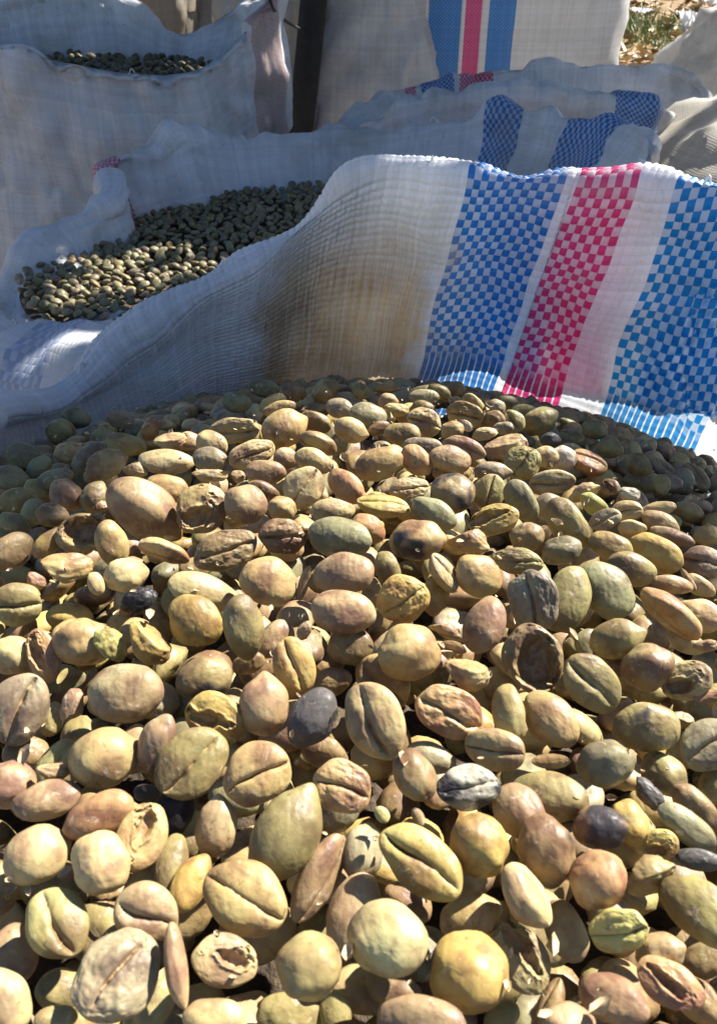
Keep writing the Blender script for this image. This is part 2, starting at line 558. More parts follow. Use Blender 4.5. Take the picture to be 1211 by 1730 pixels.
# low sack with a draped rim in the middle distance
g_px = [(540, 236, .92), (610, 205, .90), (680, 172, .88), (760, 150, .87), (850, 139, .87), (910, 138, .87), (960, 152, .87), (1040, 148, .88), (1095, 168, .89), (1170, 190, .94),
        (1205, 178, 1.00), (1180, 140, 1.05), (1130, 112, 1.08), (1050, 103, 1.10), (880, 110, 1.10), (740, 128, 1.08), (640, 160, 1.03), (570, 205, .98)]
g_top = [at(*p) for p in g_px]


def g_mat(L, tu, ul):
    s = lambda k: u_of(k, tu, ul)
    return cloth_material('woven_sack_low', L, [(s(.2), s(.75), BLUE), (s(6.9), s(8.2), BLUE), (s(9.4), s(10.2), BLUE), (s(14.3), s(14.7), PINK), (s(14.8), s(15.2), BLUE), (s(15.3), s(15.5), PINK)],
                          dirt=.65, relief=.5, seed=21.0, wash=.1)


sack_g = open_sack('sack', g_mat, g_top, .495, inset=.025, fold=.010, cuff=.09, nu=420, wrinkle=.010, seed=17.7, crumple_amp=.005, pleat=.004, sub=6, belly=.02)
tag(sack_g, 'slumped grey sack with a puckered blue striped rim in front of the tall striped sack', 'sack', SG)


def closed_sack(name, mat_fn, c, rx, ry, h, rot=0.0, neck=None, wrinkle=.018, seed=1.0, nu=120, nv=70, lean=(0, 0), sq=2.6, neck_at=.80):
    """a filled, shut sack: soft boxy cross-section, bulging body, top drawn in to a flattened or tied end"""
    th = np.linspace(0, 2 * PI, nu, endpoint=False)
    vs = np.linspace(0, 1, nv)
    P = np.zeros((nv, nu, 3))
    for i, v in enumerate(vs):
        if neck is None:
            k = min(1, (v / .06) ** .5 * .97 + .03) * (1 - max(0, (v - .72) / .28) ** 2.2) ** .5 if v < 1 else .02
        else:
            k = min(1, (v / .06) ** .5 * .97 + .03)
            k *= 1 - (1 - neck) * (1 / (1 + math.exp(-(v - neck_at) * 18)))
        k *= 1 + .06 * math.sin(v * PI)
        ca, sa = np.cos(th), np.sin(th)
        r = (np.abs(ca) ** sq + np.abs(sa) ** sq) ** (-1 / sq)
        x, y = rx * k * r * ca, ry * k * r * sa
        P[i, :, 0] = c[0] + x * math.cos(rot) - y * math.sin(rot) + lean[0] * v
        P[i, :, 1] = c[1] + x * math.sin(rot) + y * math.cos(rot) + lean[1] * v
        P[i, :, 2] = .003 + h * v
    du = np.roll(P, -1, 1) - np.roll(P, 1, 1); dv = np.gradient(P, axis=0)
    N = np.cross(du, dv); N /= np.linalg.norm(N, axis=2)[..., None] + 1e-12
    for i in range(nv):
        for j in range(nu):
            p = P[i, j]
            q = Vector((p[0] * 5 + seed, p[1] * 5, p[2] * 3.2 + seed))
            D = wrinkle * (mnoise.ridged_multi_fractal(q, 1, 2, 3, 1.0, 2.0) - 1.0) * .8 + wrinkle * .4 * fbm(p, 22, seed)
            P[i, j] += N[i, j] * D * min(1, vs[i] * 8)
    P[..., 2] = np.maximum(P[..., 2], .002)
    arc = np.concatenate([[0], np.cumsum(np.linalg.norm(np.diff(P[:, 0], axis=0), axis=1))])
    L = 2 * (rx + ry) * 1.75
    me = mesh_np(name, P.reshape(-1, 3), grid_faces(nv, nu, True), [mat_fn(L)])
    f = grid_faces(nv, nu, True).ravel()
    uu = (f % nu).reshape(-1, 4).astype(float)
    wr = (uu.max(1) - uu.min(1)) > nu / 2
    uu[wr] = np.where(uu[wr] == 0, nu, uu[wr])
    me.uv_layers.new(name='UVMap').data.foreach_set('uv', np.stack([uu.ravel() / nu * L, arc[f // nu]], -1).astype(np.float32).ravel())
    return obj(name, me)


# tall striped sack (front face looks at -Y, i.e. angle 270 degrees = .75 of the way round)
p0, p1 = at(640, 100, 1.52), at(1064, 100, 1.52)
fx, frx = (p0[0] + p1[0]) / 2, (p1[0] - p0[0]) / 2 / 1.06


def f_mat(L):
    half = frx * 1.06
    def s(px):
        x = at(px, 60, 1.45)[0] - fx
        th = math.atan2(-.16, x)            # where that line meets the boxy section
        ca, sa = x / half, -1.0
        th = math.atan2(sa * max(.25, (1 - min(.98, abs(ca)) ** 2.6) ** (1 / 2.6)), ca)
        return (th % (2 * PI)) / (2 * PI) * L
    return cloth_material('woven_sack_tall', L, [(s(733), s(778), BLUE), (s(786), s(815), PINK), (s(826), s(868), BLUE)],
                          dirt=.3, relief=.4, seed=31.0, wash=.75, tint=(.68, .68, .68))


tag(closed_sack('sack', f_mat, (fx, 1.66), frx, .16, .98, seed=4.4, wrinkle=.014, sq=3.2),
    'tall upright white sack with two blue stripes and one pink stripe', 'sack', SG)


def plain(name, tint, seed, dirt=.6, stripes=()):
    return lambda L: cloth_material(name, L, [(a * L, b_ * L, c_) for a, b_, c_ in stripes], tint=tint, dirt=dirt, relief=.4, seed=seed)


pl = at(650, 100, 1.34)
tag(closed_sack('sack', plain('woven_sack_grubby', (.72, .71, .70), 41.0, .55), (pl[0] - .03, 1.42), .105, .10, .86, seed=9.1, wrinkle=.028, neck=.62, neck_at=.62, lean=(.035, .02)),
    'grubby white sack with a gathered lumpy neck beside the tall striped sack', 'sack', SG)
tag(closed_sack('sack', plain('woven_sack_tan', (.66, .62, .54), 51.0, .5), (.445, .84), .19, .20, .565, seed=12.4, wrinkle=.022),
    'plump tan white sack with a smooth shut top behind the striped rim', 'sack', SG)
pk = at(478, 120, 1.36)
tag(closed_sack('sack', plain('woven_sack_slim', (.55, .50, .43), 61.0, .6), (pk[0] - .02, 1.42), .075, .085, .68, seed=15.4, wrinkle=.02),
    'slim brownish sack half hidden between the pale sack and the dark pole', 'sack', SG)
for px, yy, rx, h, tint, sd, txt in [
        (20, 1.70, .20, .88, (.50, .45, .37), 71, 'tan sack slumped behind the pale sack at the upper left corner'),
        (200, 1.78, .17, .80, (.55, .48, .38), 76, 'sunlit tan sack behind the rim of the pale sack'),
        (330, 1.85, .10, .73, (.52, .46, .37), 81, 'small knotted tan sack seen through the notch of the pale rim'),
        (440, 1.98, .16, .90, (.58, .55, .50), 86, 'pale sack standing behind the black wire')]:
    q = at(px, 60, yy)
    tag(closed_sack('sack', plain('woven_sack_rear_%s' % txt.split()[0], tint, sd, .6), (q[0], yy), rx, .14, h, seed=sd, wrinkle=.03, nu=90, nv=50), txt, 'sack', SG)
q = at(1225, 130, 1.36)
tag(closed_sack('sack', plain('woven_sack_crumpled', (.62, .61, .59), 95, .6), (q[0] + .08, 1.44), .16, .13, .60, seed=95, wrinkle=.045),
    'crumpled grey sack lying at the edge of the leaf litter', 'sack', SG)


# ------------------------------------------------------------------ pole and wire
def tube(name, pts, rad, mat, n=12, parent=None, bumpy=0.0):
    P = np.array(pts, float)
    rad = np.broadcast_to(np.asarray(rad, float), (len(P),))
    tv = np.linspace(0, len(P) - 1, (len(P) - 1) * 5 + 1)
    Q = cr_interp(P, np.minimum(tv, len(P) - 1 - 1e-6), False)
    R = np.interp(tv, np.arange(len(P)), rad)
    T = np.gradient(Q, axis=0); T /= np.linalg.norm(T, axis=1)[:, None]
    ref = np.array([.31, .17, .93]) if abs(T[0][2]) < .8 else np.array([1, 0, 0])
    A = np.cross(T, ref); A /= np.linalg.norm(A, axis=1)[:, None]
    B = np.cross(T, A)
    th = np.linspace(0, 2 * PI, n, endpoint=False)
    V = Q[:, None] + (A[:, None] * np.cos(th)[None, :, None] + B[:, None] * np.sin(th)[None, :, None]) * R[:, None, None]
    if bumpy:
        V = V + rng.normal(0, bumpy, V.shape)
    V = np.concatenate([V.reshape(-1, 3), Q[:1], Q[-1:]])
    F = grid_faces(len(Q), n, True).tolist()
    k = len(V)
    me = bpy.data.meshes.new(name)
    caps = [[(j + 1) % n, j, k - 2] for j in range(n)] + [[(len(Q) - 1) * n + j, (len(Q) - 1) * n + (j + 1) % n, k - 1] for j in range(n)]
    me.from_pydata(V.tolist(), [], F + caps)
    me.materials.append(mat)
    me.polygons.foreach_set('use_smooth', [True] * len(me.polygons))
    return obj(name, me, parent)


M_DARK = simple_mat('dark_weathered_wood', (.010, .009, .009), .8, .4, 60, .5, .004)
M_WIRE = simple_mat('black_rubber', (.012, .012, .013), .5, .2, 200, .1, .0005)
e0, e1 = at(508, 225, 1.30), at(536, -60, 1.30)
dirp = (e1 - e0) / (e1 - e0)[2]
foot = e0 - dirp * e0[2]
tag(tube('pole', [foot + dirp * z for z in (0, .3, .6, .9, 1.3, 1.7, 2.2)], .0185, M_DARK, 14, bumpy=.0006),
    'dark thin wooden pole standing between the pale sack and the grubby sack', 'pole')
wp = [at(448, -40, .98), at(458, 5, 1.0), at(470, 25, 1.06), at(490, 40, 1.16), at(505, 48, 1.25), at(516, 54, 1.283)]
tag(tube('wire', wp, .0018, M_WIRE, 8), 'thin black wire looping down to the dark pole', 'wire')

M_THREAD = simple_mat('white_tape_thread', (.78, .78, .76), .4, .1, 300, .1, .0002)


def threads(sack, tops, stations, seed):
    r = random.Random(seed)
    for k in stations:
        i0 = int(k) % len(tops)
        p = tops[i0] + (tops[(i0 + 1) % len(tops)] - tops[i0]) * (k - int(k))
        d = np.array([r.uniform(-1, 1), -.5, r.uniform(-.2, .6)]); d /= np.linalg.norm(d)
        l = r.uniform(.003, .009)
        c = np.array([r.uniform(-.5, .5), r.uniform(-.2, .2), r.uniform(-.8, .1)]) * l
        tube('loose_thread', [p + [0, 0, -.002], p + d * l * .35 + c * .1 + [0, 0, .002], p + d * l * .7 + c * .4, p + d * l + c], [.0004, .0004, .0003, .0002], M_THREAD, 6, sack)


threads(sack_a, a_top, [2.4, 4.6, 6.5, 8.3, 11.4, 12.6, 13.4], 3)
threads(sack_b, b_top, [2.6, 3.2, 5.4, 8.5, 15.6, 17.3, 18.2], 4)
threads(sack_c, c_top, [2.5, 4.3, 7.4, 10.2], 5)
threads(sack_g, g_top, [2.5, 4.6, 6.3, 13.5], 6)

# ------------------------------------------------------------------ leaf litter, grass, plastic scraps on the far ground
M_LEAF = NT('dry_leaf')
_b = M_LEAF
_r = _b.n('Attribute', attribute_name='leaf_tone')
_cr = _b.n('ValToRGB')
for pos_, c_ in ((0, (.12, .06, .02, 1)), (.35, (.32, .18, .05, 1)), (.7, (.45, .29, .09, 1)), (1, (.58, .46, .26, 1))):
    e = _cr.color_ramp.elements[0] if pos_ == 0 else _cr.color_ramp.elements[1] if pos_ == 1 else _cr.color_ramp.elements.new(pos_)
    e.position = pos_; e.color = c_
_b.put(_cr.inputs[0], _r.outputs['Fac'])
_p = _b.n('BsdfPrincipled'); _b.put(_p.inputs['Base Color'], _cr.outputs[0]); _p.inputs['Roughness'].default_value = .6
M_LEAF = _b.out(_p.outputs[0])


def leaves_mesh(name, centers, sizes, normals, mat, curl=.25):
    """a bent, pointed leaf (6 faces) at every centre"""
    base = np.array([[-.5, 0, 0], [-.2, .24, 0], [.2, .2, 0], [.5, 0, 0], [.2, -.2, 0], [-.2, -.24, 0], [0, 0, -curl * .5]])
    base[[1, 2, 4, 5], 2] += curl * .35; base[[0, 3], 2] += curl * .2
    tri = np.array([[0, 6, 1], [1, 6, 2], [2, 6, 3], [3, 6, 4], [4, 6, 5], [5, 6, 0]])
    n = len(centers)
    nr = normals / np.linalg.norm(normals, axis=1)[:, None]
    a = rng.normal(size=(n, 3)); a -= (a * nr).sum(1)[:, None] * nr; a /= np.linalg.norm(a, axis=1)[:, None]
    c = np.cross(nr, a)
    V = centers[:, None] + sizes[:, None, None] * (base[None, :, 0:1] * a[:, None] + base[None, :, 1:2] * c[:, None] + base[None, :, 2:3] * nr[:, None])
    F = (np.arange(n)[:, None, None] * 7 + tri[None]).reshape(-1, 3)
    me = mesh_np(name, V.reshape(-1, 3), F, [mat], smooth=False)
    point_attr(me, 'leaf_tone', np.repeat(rng.random(n), 7))
    return me


nl = 5200
ly = 2.6 + rng.random(nl) ** 1.3 * 5.5
lx = (rng.random(nl) - .35) * 1.5 * ly * .75
ctr_ = np.stack([lx, ly, .004 + rng.random(nl) * .03], -1)
nor = rng.normal(0, .45, (nl, 3)); nor[:, 2] = 1
tag(obj('fallen_leaves', leaves_mesh('fallen_leaves', ctr_, .04 + rng.random(nl) * .06, nor, M_LEAF)), 'brown and orange dry leaves lying over the sunlit ground', kind='stuff')

M_GRASS = simple_mat('grass_blade', (.16, .21, .05), .6, .4, 30)
nb = 1500
gc = at(1125, 45, 5.2)
gc[2] = 0
bx = gc[0] - .12 + rng.normal(0, .22, nb); by = gc[1] + .35 + rng.normal(0, .55, nb)
hgt = .03 + rng.random(nb) * .05
an = rng.random(nb) * 2 * PI
wd = .005
Vg = np.zeros((nb, 3, 3))
Vg[:, 0] = np.stack([bx - wd * np.cos(an), by - wd * np.sin(an), 0 * bx], -1)
Vg[:, 1] = np.stack([bx + wd * np.cos(an), by + wd * np.sin(an), 0 * bx], -1)
Vg[:, 2] = np.stack([bx + rng.normal(0, .03, nb), by + rng.normal(0, .03, nb), hgt], -1)
tag(obj('grass', mesh_np('grass', Vg.reshape(-1, 3), np.arange(nb * 3).reshape(-1, 3), [M_GRASS], False)), 'short green grass tuft growing out of the leaf litter', kind='stuff')

_b = NT('clear_plastic')
_p = _b.n('BsdfPrincipled'); _p.inputs['Base Color'].default_value = (.78, .80, .82, 1); _p.inputs['Roughness'].default_value = .18
_t = _b.n('BsdfTranslucent'); _t.inputs[0].default_value = (.8, .8, .8, 1)
_m = _b.n('MixShader'); _m.inputs[0].default_value = .4
_b.t.links.new(_p.outputs[0], _m.inputs[1]); _b.t.links.new(_t.outputs[0], _m.inputs[2])
M_PLASTIC = _b.out(_m.outputs[0])


def crumple(name, c, size, seed, h=1.0):
    n = 22
    u = np.linspace(-1, 1, n)
    Xc, Yc = np.meshgrid(u, u)
    V = np.stack([Xc, Yc, 0 * Xc], -1).reshape(-1, 3)
    for p in V:
        q = Vector((p[0] * 1.7 + seed, p[1] * 1.7, seed))
        p[2] = abs(mnoise.ridged_multi_fractal(q, 1, 2, 4, 1, 2)) * .5 * h - .2
        p[0] *= .7 + .35 * mnoise.noise(q * 1.3); p[1] *= .7 + .3 * mnoise.noise(q * 1.1 + Vector((9, 0, 0)))
    V[:, 2] -= V[:, 2].min()
    return obj(name, mesh_np(name, V * size + np.array(c), grid_faces(n, n), [M_PLASTIC], False))


for px, py, yy, sz, hh, txt in [(1082, 28, 6.4, .075, .8, 'small white plastic scrap lying at the far side of the grass tuft'),
                                (1168, 60, 5.0, .10, 1.6, 'crumpled clear plastic bag standing up beside the grass tuft'),
                                (1190, 12, 6.6, .10, 1.4, 'pale plastic scrap lying beyond the crumpled clear bag')]:
    c = at(px, py, yy)
    dd = ray(px, py); t_ = -CAM[2] / dd[2]; c = CAM + dd * t_; c[2] = .002
    tag(crumple('plastic_scrap', c, sz, px * .1, hh), txt, 'plastic', 'plastic scraps on the ground')

M_CHAFF = simple_mat('bean_skin', (.50, .38, .22), .6, .4, 400, .2, .0003)
# ------------------------------------------------------------------ bean meshes
def ico(sub):
    t = (1 + 5 ** .5) / 2
    v = [(-1, t, 0), (1, t, 0), (-1, -t, 0), (1, -t, 0), (0, -1, t), (0, 1, t), (0, -1, -t), (0, 1, -t), (t, 0, -1), (t, 0, 1), (-t, 0, -1), (-t, 0, 1)]
    f = [(0, 11, 5), (0, 5, 1), (0, 1, 7), (0, 7, 10), (0, 10, 11), (1, 5, 9), (5, 11, 4), (11, 10, 2), (10, 7, 6), (7, 1, 8), (3, 9, 4), (3, 4, 2), (3, 2, 6), (3, 6, 8), (3, 8, 9), (4, 9, 5), (2, 4, 11), (6, 2, 10), (8, 6, 7), (9, 8, 1)]
    v = [np.array(p) / np.linalg.norm(p) for p in v]
    for _ in range(sub):
        cache, nf = {}, []
        def mid(a, b_):
            k = (min(a, b_), max(a, b_))
            if k not in cache:
                p = v[a] + v[b_]; v.append(p / np.linalg.norm(p)); cache[k] = len(v) - 1
            return cache[k]
        for a, b_, c in f:
            x, y, z = mid(a, b_), mid(b_, c), mid(c, a)
            nf += [(a, x, z), (b_, y, x), (c, z, y), (x, y, z)]
        f = nf
    return np.array(v), np.array(f, int)


ICO = {k: ico(k) for k in (1, 2, 3, 4, 5)}


def bean_shape(kind, var, sub):
    """unit bean: half-length 1 along x, crease side looks to -z"""
    v, f = ICO[sub]
    r = random.Random(var * 131 + hash(kind[0]) % 1 + ord(kind[0]))
    X, Y, Z = v[:, 0].copy(), v[:, 1].copy(), v[:, 2].copy()
    m = np.zeros(len(v))
    nz = np.array([mnoise.noise(Vector((a * 1.3 + var * 7.7, b_ * 1.3 + ord(kind[0]), c * 1.3))) for a, b_, c in v])
    n2 = np.array([mnoise.fractal(Vector((a * 3 + var * 3.1, b_ * 3 + ord(kind[0]), c * 3)), 1, 2, 3) for a, b_, c in v])
    if kind in ('f', 'w'):
        egg = 1 + .10 * (r.random() - .5) * 2 * X
        x, y = X, Y * egg
        up = Z > 0
        z = np.where(up, Z * .86, -np.abs(Z) ** .85 * .60)
        gw = r.choice([.024, .030, .036, .050])
        gd = r.choice([.14, .18, .24])
        yc = .09 * np.sin(X * 2.4 + r.random() * 3) * r.choice([-1, 1]) + .04 + .07 * nz + .022 * n2
        ends = np.clip(1 - np.abs(X / .97) ** 6, 0, 1) * (~up)
        open_ = np.clip(.80 + .45 * np.sin(X * 2.6 + var) + .5 * n2, .2, 1.2)
        wide = r.choice([.10, .13, .17])
        g_ = np.exp(-((Y - yc) / (gw * (.6 + .8 * open_))) ** 2) * ends
        cheeks = np.exp(-(np.abs(Y - yc) / wide) ** 1.5) * ends
        z = z + g_ * gd * open_ + cheeks * r.choice([.15, .20, .26]) * (.8 + .5 * nz)
        m = np.clip(g_ * 1.15, 0, 1)
        k = .14 if kind == 'w' else .09
        x, y, z = x * (1 + nz * k), y * (1 + nz * k * 1.3), z * (1 + nz * k * 1.5) + n2 * (.075 if kind == 'w' else .022)
        if kind == 'w': m = np.clip(m + .3 * (n2 > .25), 0, 1)
        return np.stack([x, y, z], -1), f, m
    if kind == 'r':
        s = 1 + nz * .13 + n2 * .024 - .05 * np.clip(X * .6 + Y * .5 - Z * .6 - .75, 0, 1)
        tip = np.clip((X - .88) / .12, 0, 1) ** 2 * r.choice([0, .05, .12])
        return np.stack([X * s + tip, Y * s, Z * s * .93], -1), f, np.clip((X - .975) * 30, 0, 1) * .5
    if kind == 'p':                                            # drawn out to a tip
        s = 1 + nz * .07 + n2 * .015
        tip = np.clip((X - .55) / .45, 0, 1)
        y = Y * s * (1 - .38 * tip ** 2); z = Z * s * .84 * (1 - .30 * tip ** 2)
        return np.stack([X * s + tip ** 3 * .16, y + tip ** 4 * .14, z], -1), f, np.clip((X - .96) * 20, 0, 1) * .6
    if kind == 'c':                                            # dried fruit: ridged, pointed, one flat seam
        a = np.arctan2(Z, Y)
        s = 1 + nz * .05 + .035 * np.cos(a * 5 + X) + n2 * .015
        tip = np.clip((X - .3) / .7, 0, 1)
        return np.stack([X * 1.0 + tip ** 3 * .12, Y * s * (1 - .35 * tip ** 1.6), Z * s * .85 * (1 - .35 * tip ** 1.6)], -1), f, 0 * X
    if kind in ('h', 'v'):                                     # curled-open bean: thick lips round an uneven hollow ('v': an empty husk)
        dn = Z < 0
        cx_, cy_ = (r.random() - .5) * .7, (r.random() - .5) * .45
        ex, ey = (.60, .27 + .12 * r.random()) if kind == 'h' else (.80, .74)
        rr = np.sqrt(((X - cx_) / ex) ** 2 + ((Y - cy_ - .16 * np.sin(X * 2.2 + r.random() * 6)) / ey) ** 2) * (1 + (.60 * nz + .40 * n2 if kind == 'h' else .25 * nz + .15 * n2))
        hole = 1 / (1 + np.exp((rr - .80) * (6.5 if kind == 'h' else 13)))
        hole = hole * dn
        z = np.where(dn, -np.abs(Z) ** .7 * .50, Z * .86)
        z = z + hole * (.62 if kind == 'h' else 1.02) - np.exp(-((rr - 1.15) / .22) ** 2) * dn * .10 * (1 + nz)
        z = z + .10 * nz + .035 * n2
        edge = np.clip(1.1 - np.abs(rr - .85) * 6, 0, 1) * dn
        return np.stack([X * (1 + .09 * nz), Y * (1 + .10 * nz) + edge * n2 * .06, z], -1), f, np.clip(hole * 1.15, 0, 1)
    if kind == 'k':                                            # broken chip: planes cut away, crumbly faces
        P = np.stack([X, Y, Z * .8], -1) * (1 + nz * .14)[:, None]
        for _ in range(3):
            d = np.array([r.gauss(0, 1), r.gauss(0, 1), r.gauss(0, .8) - .4]); d /= np.linalg.norm(d)
            lim = .34 + .3 * r.random()
            e = P @ d - lim
            cut = e > 0
            P[cut] -= np.outer(e[cut] * .9, d); m[cut] = .45
        P += (n2 * .07)[:, None] * v
        P /= np.abs(P[:, :2]).max(0).mean()
        return P, f, m * (.6 + .4 * (n2 > 0))
    if kind == 'x':                                            # curved sliver of husk
        a = X * 1.25
        th = .22 * (1 - X ** 2) + .03
        P = np.stack([np.sin(a) * .84, Y * .9 * np.clip(1 - X ** 2, .02, 1) ** .4, (np.cos(a) - .7) * .55 + Z * th * .5 + n2 * .05], -1)
        P[:, 2] += (P[:, 1] ** 2) * .5
        return P, f, (Z < 0) * .5
    raise ValueError(kind)


SHAPES = {}


def bean_mesh(kind, var, sub=5):
    key = (kind, var, sub)
    if key not in SHAPES:
        P, f, m = bean_shape(kind, var, sub)
        me = mesh_np('coffee_bean_' + {'f': 'creased', 'w': 'withered', 'r': 'round', 'p': 'pointed', 'c': 'pod', 'h': 'shell', 'v': 'empty_husk', 'k': 'chip', 'x': 'husk'}[kind], P, f, [M_BEAN])
        point_attr(me, 'crease', m)
        SHAPES[key] = me
    return SHAPES[key]


NVAR = {'f': 11, 'w': 7, 'r': 7, 'p': 5, 'c': 1, 'h': 8, 'v': 2, 'k': 5, 'x': 3}

BCOL = {'t': (.37, .255, .10), 'c': (.47, .36, .165), 'o': (.265, .215, .078), 'g': (.22, .205, .105), 'p': (.33, .215, .115), 'y': (.42, .29, .075),
        'r': (.40, .225, .095), 'd': (.085, .076, .072), 'k': (.018, .017, .020), 'n': (.225, .145, .065), 'w': (.44, .39, .30), 'l': (.38, .35, .11), 's': (.275, .225, .14)}
for _k in 'tcopgyrns':
    _m = .14 if _k in 'pgrn' else .22
    BCOL[_k] = tuple(.92 * (a * (1 - _m) + b_ * _m) for a, b_ in zip(BCOL[_k], (.305, .238, .115)))
CNAME = {'t': 'tan', 'c': 'cream', 'o': 'olive', 'g': 'grey green', 'p': 'pinkish brown', 'y': 'golden yellow', 'r': 'reddish orange', 'd': 'slate grey',
         'k': 'black', 'n': 'brown', 'w': 'whitish', 'l': 'lime green', 's': 'stone grey'}

